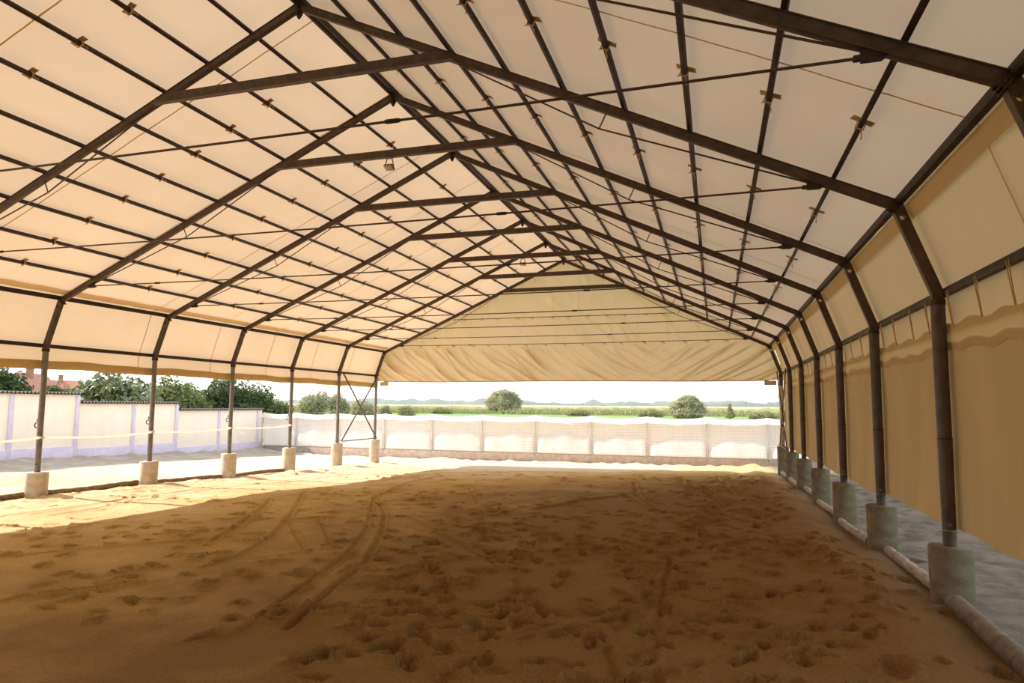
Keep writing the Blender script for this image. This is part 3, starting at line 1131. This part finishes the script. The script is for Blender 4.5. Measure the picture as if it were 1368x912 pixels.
# ------------------------------------------------------------------ poles and hose on the ground
for k in range(0, 7):
    ya, yb = k * D + EX[k] + (.24 if k else -1.2), (k + 1) * D + EX[k + 1] - .24
    xa = W - .06 + .05 * math.sin(k * 2.1)
    b = bmesh.new()
    if k == 0:
        n = 260
        pts = [(xa - .12 * (1 - i / n), ya + (yb - ya) * i / n, fz(7.4, ya + (yb - ya) * i / n) * .25 + .07 + .05 * (1 - i / n) + .045) for i in range(n + 1)]
        tube(b, pts, [.070 + .014 * math.cos(i * math.pi / 3) for i in range(n + 1)], 16)
        tag(obj('drain_hose', b, M['hose']), 'ribbed corrugated drain hose on the ground in the lower right corner', 'hose')
        continue
    n = 24
    pts = []
    for i in range(n + 1):
        y = ya + (yb - ya) * i / n
        pts.append((xa + .02 * math.sin(y * 1.3 + k), y, float(gz(W, y)) + .06 + .012 * math.sin(y * 2 + k)))
    tube(b, pts, [.060 + .006 * math.sin(i * 1.7 + k) for i in range(n + 1)], 14)
    o = obj('ground_pole', b, M['log'])
    between = 'between the %s and %s right footings' % (NUM[k - 1].replace('nearest', 'first'), NUM[k].replace('nearest', 'first'))
    tag(o, 'pale round pole lying on the ground %s' % between, 'pole', 'poles between the right footings')
for k in range(1, 6):
    ya, yb = k * D + EX[k] + .24, (k + 1) * D + EX[k + 1] - .24
    if k == 5:
        continue
    if k == 1:
        ya = 1.2
    spans = [(ya, yb)] if k != 4 else [(ya, ya + .95), (ya + 1.02, ya + 1.6), (ya + 1.62, yb)]
    for j, (a, c) in enumerate(spans):
        n = 20
        b = bmesh.new()
        pts = []
        for i in range(n + 1):
            y = a + (c - a) * i / n
            pts.append((-W - .05 + .03 * math.sin(y * 1.1 + k), y, float(gz(-W, y)) + .075 + .012 * math.sin(y * 2.3 + k)))
        if k == 4:
            for p, q in zip(pts[:1], pts[-1:]):
                beam(b, p, q, .10, .14, up=(1, 0, 0), bevel=.01)
            nm, lab = 'ground_beam', ['short squared timber lying just behind the third left footing', 'short squared timber lying midway between the third and fourth left footings', 'short squared timber lying just before the fourth left footing'][j]
        else:
            tube(b, pts, [.062 + .006 * math.sin(i * 1.9 + k) for i in range(n + 1)], 12)
            nm = 'ground_log'
            lab = 'dark log on the sand ' + {1: 'in front of the first left footing', 2: 'between the first and second left footings', 3: 'between the second and third left footings'}[k]
        tag(obj(nm, b, M['darklog']), lab, 'log', 'logs between the left footings')

# ------------------------------------------------------------------ barrier tape along the left posts
zt_ = 1.17
pts = []
for k in range(1, 5):
    for i in range(14):
        u_ = i / 14
        y = (k + u_) * D
        pts.append((-W + .066, y, zt_ - .05 * math.sin(math.pi * u_) + .012 * k))
pts.append((-W + .066, 5 * D, zt_ + .03))
t = thing('barrier_tape', 'white barrier tape strung along the left posts', 'tape', (0, 0, 0))
bm = bmesh.new()
rows = [[bm.verts.new((x, y, z - .02)), bm.verts.new((x + .004, y, z - .02)), bm.verts.new((x + .004, y, z + .02)), bm.verts.new((x, y, z + .02))] for x, y, z in pts]
for A, B in zip(rows, rows[1:]):
    for i in range(4):
        bm.faces.new((A[i], A[(i + 1) % 4], B[(i + 1) % 4], B[i]))
obj('strip', bm, M['tape'], t)
for k in range(2, 6):
    bm = bmesh.new()
    tube(bm, [(-W, k * D + EX[k], zt_ - .015 + .012 * k), (-W, k * D + EX[k], zt_ + .025 + .012 * k)], .060, 20, False)
    obj('wrap', bm, M['tape'], t)
bm = bmesh.new()
tube(bm, [(-W + .06, 4 * D + .35, 1.15), (-W + .1, 4 * D + .38, 1.08), (-W + .02, 4 * D + .42, 1.02), (-W + .1, 4 * D + .5, 1.0)], .012, 6)
obj('loose_end', bm, M['tape'], t)


# ------------------------------------------------------------------ floodlights
def floodlight(x, y, label):
    t = thing('floodlight', label, 'lamp', (x, y, 6.119))
    b = bmesh.new()
    box(b, (0, 0, -.008), (.10, .05, .016), None, .003)
    for q in (-1, 1):
        beam(b, (q * .045, 0, -.012), (q * .085, 0, -.155), .018, .012, bevel=.002)
    obj('bracket', b, M['lamp_grey'], t)
    rot = Matrix.Rotation(math.radians(-24), 3, 'X')
    b = bmesh.new()
    box(b, (0, 0, -.17), (.165, .13, .05), rot, .012)
    hs = obj('housing', b, M['lamp_grey'], t)
    b = bmesh.new()
    box(b, Vector((0, 0, -.17)) + rot @ Vector((0, -.005, -.026)), (.14, .105, .006), rot, .002)
    obj('lens', b, M['lamp_glass'], hs)


floodlight(.10, 2 * D + EX[2] - .085, 'small floodlight hanging from the nearer lit collar beam, upper middle of the roof')
floodlight(.14, 5 * D + EX[5] - .085, 'tiny distant floodlight hanging from a collar beam close to the far gable')

# ------------------------------------------------------------------ fence across the yard
FY = 25.6
FX = [-17.33, -15.29, -12.82, -10.27, -7.72, -5.17, -2.59, 0.01, 2.49, 5.01, 7.47, 9.98]
fence = thing('canvas_fence', 'white canvas covered wire fence on a concrete kerb beyond the far end', 'fence', (0, FY, -.75))


def bulge(x, z):
    i = max(0, min(len(FX) - 2, int(np.searchsorted(FX, x)) - 1))
    u_ = (x - FX[i]) / (FX[i + 1] - FX[i])
    ztop = float(np.interp(x, [-9, 8], [.66, .36])) + .09 * math.sin(u_ * 6.5 - 2.2 + .5 * math.sin(i * 2.3)) + .07 * u_ + .03 * math.sin(u_ * 15 + i)
    edge = max(0, min(1, u_ / .10, (1 - u_) / .05))
    d_ = ztop - z
    ramp = max(0.0, d_) / (ztop + .31)
    tuck = min(1, max(0, z + .31) / .07)
    lip = .045 / (1 + math.exp(-d_ / .025))
    return -(.20 * ramp ** .8 + lip) * edge * tuck - .012 * math.sin(u_ * 13 + z * 3 + i)


fo = fence.location
for i in range(len(FX) - 1):
    xs_ = np.linspace(FX[i], FX[i + 1], 44)
    zs_ = np.linspace(-.31, 1.25, 52)
    XX, ZZ = np.meshgrid(xs_, zs_)
    BB = np.array([[bulge(x, z) for x in xs_] for z in zs_])
    BB += .012 * vnoise(XX, ZZ, .2, 90)
    obj_me('canvas_panel', grid_mesh('canvas_panel', XX, .06 + BB, ZZ - fo.z), M['white_canvas'], fence, True, 70)
    # folded flap over the top wire
    u_ = (xs_ - FX[i]) / (FX[i + 1] - FX[i])
    topz = 1.43 - .10 * np.sin(math.pi * u_) ** .8
    botz = 1.12 + .02 * np.cos(u_ * 2 * math.pi) + .012 * np.sin(u_ * 19 + i)
    v_ = np.linspace(0, 1, 14)[:, None]
    ZZ = topz[None] + (botz - topz)[None] * v_
    dip = .10 * np.sin(math.pi * u_)[None] * np.sin(math.pi * v_ * 1.0)
    YY = .04 - .16 * np.sin(v_ * math.pi * .55) ** .8 + dip + .012 * vnoise(np.repeat(xs_[None], 14, 0), ZZ, .25, 95)
    obj_me('canvas_flap', grid_mesh('canvas_flap', np.repeat(xs_[None], 14, 0), YY, ZZ - fo.z), M['white_canvas'], fence, True, 70)
for x in FX:
    bm = bmesh.new()
    box(bm, (x, -.035, .43 - fo.z), (.055, .05, 1.62), None, .006)
    for z in (.55, .0):
        box(bm, (x + .05, -.05, z - fo.z), (.08, .03, .03), None, .004)
    obj('fence_post', bm, M['fence_post'], fence)
bm = bmesh.new()


def wire(pts, r=.0035):
    rows = [[bm.verts.new((x + dx, y + dy, z)) for dx, dy in ((-r, 0), (0, -r), (r, 0))] for x, y, z in pts]
    for A, B in zip(rows, rows[1:]):
        for q in range(3):
            bm.faces.new((A[q], A[(q + 1) % 3], B[(q + 1) % 3], B[q]))


def wireh(pts, r=.0035):
    rows = [[bm.verts.new((x, y + dy, z + dz)) for dz, dy in ((-r, 0), (0, -r), (r, 0))] for x, y, z in pts]
    for A, B in zip(rows, rows[1:]):
        for q in range(3):
            bm.faces.new((A[q], A[(q + 1) % 3], B[(q + 1) % 3], B[q]))


for x in np.arange(FX[0] + .1, FX[-1], .10):
    wire([(x, .035 + bulge(x, z), z - fo.z) for z in np.linspace(-.30, 1.2, 16)])
for z in np.arange(-.28, 1.2, .125):
    wireh([(x, .035 + bulge(x, z), z - fo.z) for x in np.arange(FX[0], FX[-1], .12)])
obj('wire_mesh', bm, M['mesh'], fence, False)
bm = bmesh.new()
box(bm, ((FX[0] + FX[-1]) / 2 + .05, .05, -.58 - fo.z), (FX[-1] - FX[0] + .06, .22, .56), None, .012)
obj('concrete_kerb', bm, M['kerb'], fence)

# ------------------------------------------------------------------ rendered boundary wall on the left
WX = -17.4


def wall_section(y0, y1, pill, ztop, zbase, zground, label):
    t = thing('boundary_wall', label, 'wall', (WX, y0, zground), 'stepped boundary wall sections')
    o = Vector(t.location)
    b = bmesh.new()
    box(b, (-.10, (y1 - y0) / 2, (ztop - zground) / 2), (.18, y1 - y0, ztop - zground), None, .004)
    obj('panel', b, M['cream'], t)
    b = bmesh.new()
    box(b, (-.09, (y1 - y0) / 2, (zbase - zground) / 2 - .1), (.24, y1 - y0 + .004, zbase - zground + .2), None, .01)
    obj('plinth', b, M['lilac'], t)
    for y in pill:
        b = bmesh.new()
        box(b, (-.09, y - y0, (ztop - zground) / 2 - .05), (.25, .17, ztop - zground - .02), None, .006)
        obj('pillar', b, M['lilac'], t)
    # corrugated coping sheet
    b = bmesh.new()
    n = int((y1 - y0) / .14) * 8
    rows = []
    for i in range(n + 1):
        y = (y1 - y0) * i / n
        zz = ztop - zground + .04 + .034 * math.cos(2 * math.pi * y / .14)
        rows.append([b.verts.new((.12, y, zz - .02)), b.verts.new((-.30, y, zz - .02)), b.verts.new((-.30, y, zz + .012)), b.verts.new((.12, y, zz + .012))])
    for A, B in zip(rows, rows[1:]):
        for i in range(4):
            b.faces.new((A[i], A[(i + 1) % 4], B[(i + 1) % 4], B[i]))
    b.faces.new(rows[0])
    b.faces.new(rows[-1])
    obj('coping', b, M['coping'], t)


wall_section(4.8, 14.92, [7.4, 9.9, 12.35, 14.83], 2.17, .27, -.5, 'tallest cream and lilac boundary wall section at the left edge')
wall_section(14.93, 19.80, [17.4, 19.71], 1.85, .16, -.55, 'middle step of the cream and lilac boundary wall')
wall_section(19.81, 25.62, [22.4, 25.26], 1.55, -.08, -.7, 'lowest cream and lilac boundary wall section meeting the white fence')


# ------------------------------------------------------------------ trees
def foliage(blobs, n, leaf, seed, shell=.55):
    """leaf quads scattered through the outer layer of lobed crowns"""
    rg = np.random.default_rng(seed)
    vol = np.array([b[3] * b[4] * b[5] for b in blobs]) ** (2 / 3)
    which = rg.choice(len(blobs), n, p=vol / vol.sum())
    B = np.array(blobs)[which]
    d = rg.normal(size=(n, 3))
    d /= np.linalg.norm(d, axis=1)[:, None]
    rad = (shell + (1 - shell) * rg.random(n) ** .6)
    # clumps
    lump = 1 + .16 * np.sin(d[:, 0] * 7 + B[:, 0] * 3 + seed) * np.sin(d[:, 1] * 6 + seed) + .13 * np.sin(d[:, 2] * 9 + B[:, 2] * 2)
    P = B[:, :3] + d * B[:, 3:6] * (rad * lump)[:, None]
    nn = d + rg.normal(size=(n, 3)) * .7 + np.array([0, 0, .4])
    nn /= np.linalg.norm(nn, axis=1)[:, None]
    a = np.cross(nn, rg.normal(size=(n, 3)))
    a /= np.linalg.norm(a, axis=1)[:, None]
    b = np.cross(nn, a)
    s = leaf * rg.uniform(.6, 1.3, n)[:, None]
    co = np.stack([P - a * s, P - b * s * .55, P + a * s, P + b * s * .55], 1).reshape(-1, 3)
    q = np.arange(4 * n).reshape(n, 4)
    return quad_mesh('foliage', co, q)


def tree(name, label, cat, loc, blobs, n, leaf, mat, seed, trunk_h=None, trunk_r=.2, group=None, core=True):
    t = thing(name, label, cat, loc, group)
    obj_me('foliage', foliage(blobs, n, leaf, seed), mat, t, False)
    b = bmesh.new()
    top = max(bb[2] for bb in blobs)
    h = trunk_h if trunk_h else top
    tube(b, [(0, 0, -.3), (.03, .02, h * .4), (-.05, .03, h * .8), (.02, -.03, h)], [trunk_r * 1.3, trunk_r, trunk_r * .7, trunk_r * .4], 10)
    for i, bb in enumerate(blobs[:8]):
        tube(b, [(0, 0, h * .45), (bb[0] * .5, bb[1] * .5, h * .45 + (bb[2] - h * .45) * .5), (bb[0], bb[1], bb[2])], [trunk_r * .5, trunk_r * .35, trunk_r * .15], 7)
    obj('trunk', b, M['trunk'], t)
    if core:
        b = bmesh.new()
        for bb in blobs:
            m = Matrix.Translation(bb[:3]) @ Matrix.Diagonal((bb[3] * .5, bb[4] * .5, bb[5] * .5, 1))
            bmesh.ops.create_icosphere(b, subdivisions=2, radius=1, matrix=m)
        for v in b.verts:
            v.co += Vector((.1 * math.sin(v.co.y * 9), .1 * math.sin(v.co.z * 8), .1 * math.sin(v.co.x * 9))) * leaf * 2
        obj('inner_foliage', b, mat, t)
    return t


def lobes(rx, ry, rz_, zc, n, seed, low=0.0):
    rg = random.Random(seed)
    out = [(0, 0, zc, rx * .72, ry * .72, rz_ * .75)]
    for i in range(n):
        a = 6.283 * (i + rg.random() * .6) / n
        q = rg.uniform(.35, .62)
        e = rg.uniform(-.45 + low, .55)
        c = math.sqrt(max(.1, 1 - e * e))
        out.append((math.cos(a) * rx * q * c, math.sin(a) * ry * q * c, zc + e * rz_ * .75, rx * rg.uniform(.36, .5), ry * rg.uniform(.36, .5), rz_ * rg.uniform(.34, .48)))
    return out


# behind the boundary wall
tree('leafy_tree', 'dark dense tree behind the wall at the left edge', 'tree', (-43.4, 30.6, -.6), lobes(2.6, 2.6, 3.0, 2.6, 7, 1), 9000, .16, M['leaf_dark'], 1, 3.2, .2)
tree('walnut_tree', 'large glossy leafed tree behind the wall between the two left posts', 'tree', (-23.6, 22.4, -.6), lobes(2.35, 2.2, 2.45, 2.1, 9, 2), 5600, .165, M['leaf_gloss'], 2, 2.8, .14)
tree('leafy_tree', 'broad green tree behind the middle wall step beside the second left post', 'tree', (-29.3, 32.3, -.6), lobes(2.3, 2.2, 2.7, 2.1, 8, 3), 8000, .13, M['leaf_mid'], 3, 2.8, .16)
tree('leafy_tree', 'big dark round tree behind the lowest wall section', 'tree', (-28.6, 37.6, -.6), lobes(3.1, 3.0, 2.7, 2.2, 9, 4), 14000, .12, M['leaf_dark'], 4, 3.0, .2)
tree('leafy_tree', 'low green tree filling the gap left of the big dark round tree', 'tree', (-39.5, 44.3, -.6), lobes(2.5, 2.4, 2.5, 2.2, 7, 14), 7000, .12, M['leaf_mid'], 14, 2.2, .14)
tree('leafy_tree', 'small dark tree peeping over the wall beside the red roofs', 'tree', (-50, 41, -.6), lobes(2.3, 2.2, 2.0, 2.3, 7, 15), 6000, .14, M['leaf_dark'], 15, 2.3, .14)
# beyond the fence
tree('field_tree', 'round grey green tree seen between the third and fourth left posts', 'tree', (-37.4, 61, -.6), lobes(2.0, 2.0, 2.5, 2.0, 8, 5), 8000, .11, M['leaf_pale'], 5, 2.8, .15)
tree('field_tree', 'low dark bushy tree showing above the corner where wall and white fence meet', 'tree', (-31.8, 46.7, -.6), lobes(1.6, 1.5, 1.75, 1.6, 7, 19), 5000, .12, M['leaf_mid'], 19, 2.0, .12)
tree('field_tree', 'darker narrow tree half behind the round grey green one', 'tree', (-37.6, 66.5, -.6), lobes(1.5, 1.5, 2.2, 1.9, 7, 6), 6000, .11, M['leaf_pale'], 6, 2.4, .14)
tree('field_tree', 'low rounded tree seen through the left cross brace', 'tree', (-36.0, 69.5, -.6), lobes(1.9, 1.9, 1.8, 1.6, 7, 7), 6000, .11, M['leaf_pale'], 7, 2.0, .14)
tree('field_tree', 'rounded tree just left of the far left corner post', 'tree', (-41.8, 81, -.6), lobes(1.6, 1.6, 1.9, 1.6, 7, 16), 5000, .11, M['leaf_pale'], 16, 2.0, .14)
tree('field_bush', 'small bush just right of the far left corner post', 'bush', (-41.6, 86.2, -.6), lobes(1.15, 1.1, 1.5, 1.35, 6, 8), 4000, .09, M['leaf_pale'], 8, 1.6, .08)
tree('field_bush', 'wider bush standing second to the right of the left corner post', 'bush', (-38.4, 87, -.6), lobes(1.5, 1.4, 1.6, 1.35, 6, 9), 5000, .09, M['leaf_pale'], 9, 1.6, .08)
wb = [(0, 0, 4.4, 4.4, 4.0, 2.9), (-2.6, 0, 3.6, 3.0, 3, 2.1), (2.4, .5, 3.5, 3.2, 3, 2.7), (.4, -1.2, 5.4, 3.0, 2.6, 2.0), (3.3, 0, 2.3, 2.2, 2.4, 2.0), (-4.2, .3, 3.0, 1.5, 1.6, 1.2), (1.2, -2.5, 3.0, 2.6, 2, 2.2), (-.5, -2.6, 2.2, 3.4, 2, 1.7), (3.6, -1.5, 1.6, 2.2, 2, 1.5), (-2.6, -1.6, 2.0, 2.0, 1.8, 1.3)]
tree('willow_tree', 'big domed willow standing alone in the field, centre of the opening', 'tree', (-54.9, 187, -.7), wb, 30000, .17, M['leaf_pale'], 10, 3.6, .35)
rb = [(0, 0, 2.7, 3.0, 2.8, 2.2), (-2.2, 0, 1.9, 1.9, 2, 1.7), (2.2, .2, 1.8, 1.9, 2, 1.7), (.5, -.8, 3.7, 2.0, 1.8, 1.35), (-1, -.8, 3.2, 1.7, 1.7, 1.3), (1.7, -1, 2.8, 1.6, 1.5, 1.4), (0, -1.4, 1.0, 2.6, 1.8, 1.2), (-1.8, -1.2, .9, 1.6, 1.5, 1.0), (1.9, -1.2, .9, 1.7, 1.5, 1.0)]
tree('willow_bush', 'large pale willow bush in the field at the right of the opening', 'bush', (-.6, 150.6, -.7), rb, 24000, .15, M['leaf_pale'], 11, 3, .25)
cb = [(0, 0, .8 + .42 * i, 1.05 - .17 * i, 1.05 - .17 * i, .45) for i in range(6)]
tree('small_conifer', 'little pointed conifer right of the pale willow bush', 'tree', (8.0, 132.5, -.7), cb, 3000, .10, M['weeds'], 12, 2.8, .08)
for i, (x, y, s_, lab) in enumerate(((-27.0, 160, 1.0, 'low shrub in the field, first right of the domed willow'), (-9.5, 160, 1.15, 'low shrub in the field just left of the pale willow bush'), (14.6, 140, 1.1, 'low shrub in the field near the right corner post'), (-67.5, 170, 1.2, 'low shrub in the field left of the domed willow'))):
    tree('field_shrub', lab, 'shrub', (x, y, -.7), [(0, 0, .8 * s_, 1.8 * s_, 1.4, .9 * s_), (-1.7 * s_, 0, .6, 1.4, 1.2, .7), (1.7 * s_, .2, .6, 1.4, 1.2, .75)], 2600, .13, M['weeds'], 30 + i, 1, .06, 'low shrubs in the field')


rg = np.random.default_rng(77)
n = 30000
P = np.stack([rg.uniform(-140, 60, n), rg.uniform(178, 196, n), np.zeros(n)], 1)
hh = (1.3 + 1.1 * vnoise(P[:, 0], P[:, 1], 6, 78)) * rg.uniform(.5, 1.2, n)
P[:, 2] = -.8 + hh * rg.random(n) ** .5
keep = np.hypot(P[:, 0] + 54.9, P[:, 1] - 187) > 6.2
P = P[keep]
n = len(P)
a = np.stack([rg.normal(size=n) * .10, rg.normal(size=n) * .1, np.full(n, .30)], 1)
b_ = np.stack([rg.uniform(.05, .13, n), rg.normal(size=n) * .06, rg.normal(size=n) * .02], 1)
co = np.stack([P - a, P - b_, P + a, P + b_], 1).reshape(-1, 3)
tag(obj_me('weed_strip', quad_mesh('weed_strip', co, np.arange(4 * n).reshape(n, 4)), M['weeds'], None, False), 'strip of tall pale green weeds along the edge of the maize field', 'weeds', None, 'stuff')

# ------------------------------------------------------------------ houses behind the trees
def house(label, loc, rot, lx, ly, hw_, hr_, chim):
    t = thing('red_roofed_house', label, 'house', loc)
    t.rotation_euler.z = rot
    b = bmesh.new()
    box(b, (0, 0, hw_ / 2), (lx, ly, hw_))
    plate(b, [(-lx / 2 + .01, hw_), (lx / 2 - .01, hw_), (0, hw_ + hr_ - .1)], -ly / 2 + .01, ly / 2 - .01)
    wl_ = obj('house_wall', b, M['plaster'], t, False)
    for s in (-1, 1):
        b = bmesh.new()
        beam(b, (s * (lx / 2 + .4), 0, hw_ - .3 * hr_ / lx * 2), (0, 0, hw_ + hr_), .14, ly + .6, bevel=.02)
        obj('roof_slope', b, M['rooftile'], t, False)
    for (x, y) in chim:
        b = bmesh.new()
        zz = hw_ + hr_ * (1 - abs(x) / (lx / 2))
        box(b, (x, y, zz + .35), (.55, .55, 1.3), None, .02)
        box(b, (x, y, zz + 1.02), (.7, .7, .1), None, .02)
        obj('chimney', b, M['chimney'], t, False)
    for y in (-ly / 4, ly / 4):
        b = bmesh.new()
        box(b, (lx / 2 + .01, y, hw_ * .55), (.08, 1.1, 1.3), None, .01)
        obj('window_pane', b, M['glass'], t, False)


house('red roofed house with a tall chimney, seen left of the first left post', (-70.2, 53.9, -.7), .35, 4.6, 4.6, 3.5, 2.3, [(.5, -1.0)])
house('red roofed house with two chimneys, seen right of the first left post', (-87.7, 71.6, -.7), -.75, 5.2, 6.0, 3.6, 2.1, [(-.3, -1.6), (.3, .4)])

# ------------------------------------------------------------------ open country
bm = bmesh.new()
for x0, x1, y0, y1 in ((-900, 900, 26.3, 6000), (-900, -18.4, -200, 26.3), (14.9, 900, -200, 26.3)):
    vs = [bm.verts.new(p) for p in ((x0, y0, -.78), (x1, y0, -.78), (x1, y1, -.78), (x0, y1, -.78))]
    bm.faces.new(vs)
struct(obj('ground', bm, M['lawn'], None, False))
# maize field
nx_, ny_ = 420, 60
xs_ = np.linspace(-330, 230, nx_)
yv = np.concatenate([[226, 226.4], np.linspace(227, 900, ny_ - 2)])
XX, YY = np.meshgrid(xs_, yv)
HH = 1.1 + .5 * vnoise(XX, YY, 3, 101) + .3 * np.random.default_rng(3).random(XX.shape)
HH[0] = -.8
corn = tag(obj_me('maize_field', grid_mesh('maize_field', XX, YY, HH), [M['corn'], M['corn_green']], None, False), 'ripening maize field stretching to the horizon', 'crop', None, 'stuff')
mi = np.zeros((ny_ - 1, nx_ - 1), np.int32)
mi[0] = 1
corn.data.polygons.foreach_set('material_index', mi.ravel())


def ridge_band(name, label, cat, x0, x1, y, dep, base, top, jag, seed, mat, kind):
    n = 260
    xs_ = np.linspace(x0, x1, n)
    h = np.array([np.interp(x, *top) for x in xs_]) + jag * vnoise(xs_, xs_ * 0, (x1 - x0) / 60, seed) * 2 + jag * vnoise(xs_, xs_ * 0, (x1 - x0) / 200, seed + 1)
    vv = np.linspace(0, 1, 9)[:, None]
    XX = np.repeat(xs_[None], 9, 0)
    YY = y + dep * vv + 0 * XX
    ZZ = base + np.sin(vv * math.pi) ** .6 * np.maximum(h - base, .1)[None]
    o = obj_me(name, grid_mesh(name, XX, YY, ZZ), mat, None, True, 80)
    return tag(o, label, cat, None, kind)


ridge_band('distant_woods', 'distant strip of woodland along the horizon', 'woods', -900, 420, 1000, 60, -1, ([-900, -500, -200, 100, 420], [9, 10, 8, 9, 8]), 3.2, 201, M['far_wood'], 'stuff')
ridge_band('field_hedgerow', 'darker low hedgerow on the horizon right of the domed willow', 'hedge', -285, -142, 920, 14, -1, ([-285, -225, -142], [5.6, 5.0, 2.6]), .6, 203, M['far_wood'], 'stuff')
ridge_band('distant_thicket', 'dark wood strip on the horizon behind the right corner post', 'woods', -2, 245, 935, 20, -1, ([-2, 80, 245], [6.3, 6.8, 5.0]), 1.0, 205, M['far_wood'], 'stuff')
ridge_band('hills', None, None, -1500, 3000, 4300, 900, -5, ([-1500, -700, 0, 600, 1200, 3000], [20, 45, 80, 125, 150, 170]), 14, 207, M['hill'], 'structure')


def pylon(x, y, h, label):
    t = thing('power_pylon', label, 'pylon', (x, y, -.8), 'power pylons on the horizon')
    b = bmesh.new()
    for sx_ in (-1, 1):
        for sy_ in (-1, 1):
            tube(b, [(sx_ * 1.8, sy_ * 1.8, 0), (sx_ * .5, sy_ * .5, h * .6), (sx_ * .15, sy_ * .15, h)], .16, 5)
    for i in range(8):
        za_, zb_ = h * i / 9, h * (i + 1) / 9
        wa, wb_ = np.interp([za_, zb_], [0, h * .6, h], [1.8, .5, .15])
        tube(b, [(-wa, -wa, za_), (wb_, -wb_, zb_)], .09, 4)
        tube(b, [(wa, wa, za_), (-wb_, wb_, zb_)], .09, 4)
    obj('lattice_tower', b, M['grey_steel'], t, False)
    for z_, l_ in ((.68, 3.2), (.80, 2.6), (.91, 2.0)):
        b = bmesh.new()
        tube(b, [(-l_, 0, h * z_), (0, 0, h * z_ + .5), (l_, 0, h * z_)], .14, 5)
        obj('crossarm', b, M['grey_steel'], t, False)


pylon(-373, 1000 - 60, 16, 'lattice power pylon on the horizon left of the domed willow')
pylon(-180, 960, 16, 'lattice power pylon on the horizon between the willow and the pale bush')
pylon(21, 985, 18.5, 'lattice power pylon on the horizon above the little conifer')

# ------------------------------------------------------------------ haze over the far country
m, t_, o_ = nmat('summer_haze')
vs_ = node(t_, 'ShaderNodeVolumeScatter')
vs_.inputs['Color'].default_value = (.60, .80, 1.0, 1)
vs_.inputs['Density'].default_value = .00048
vs_.inputs['Anisotropy'].default_value = .0
t_.links.new(vs_.outputs[0], o_.inputs['Volume'])
bm = bmesh.new()
box(bm, (200, 3200, 190), (7000, 5700, 420))
ho = obj('haze', bm, m, None, False)
struct(ho)
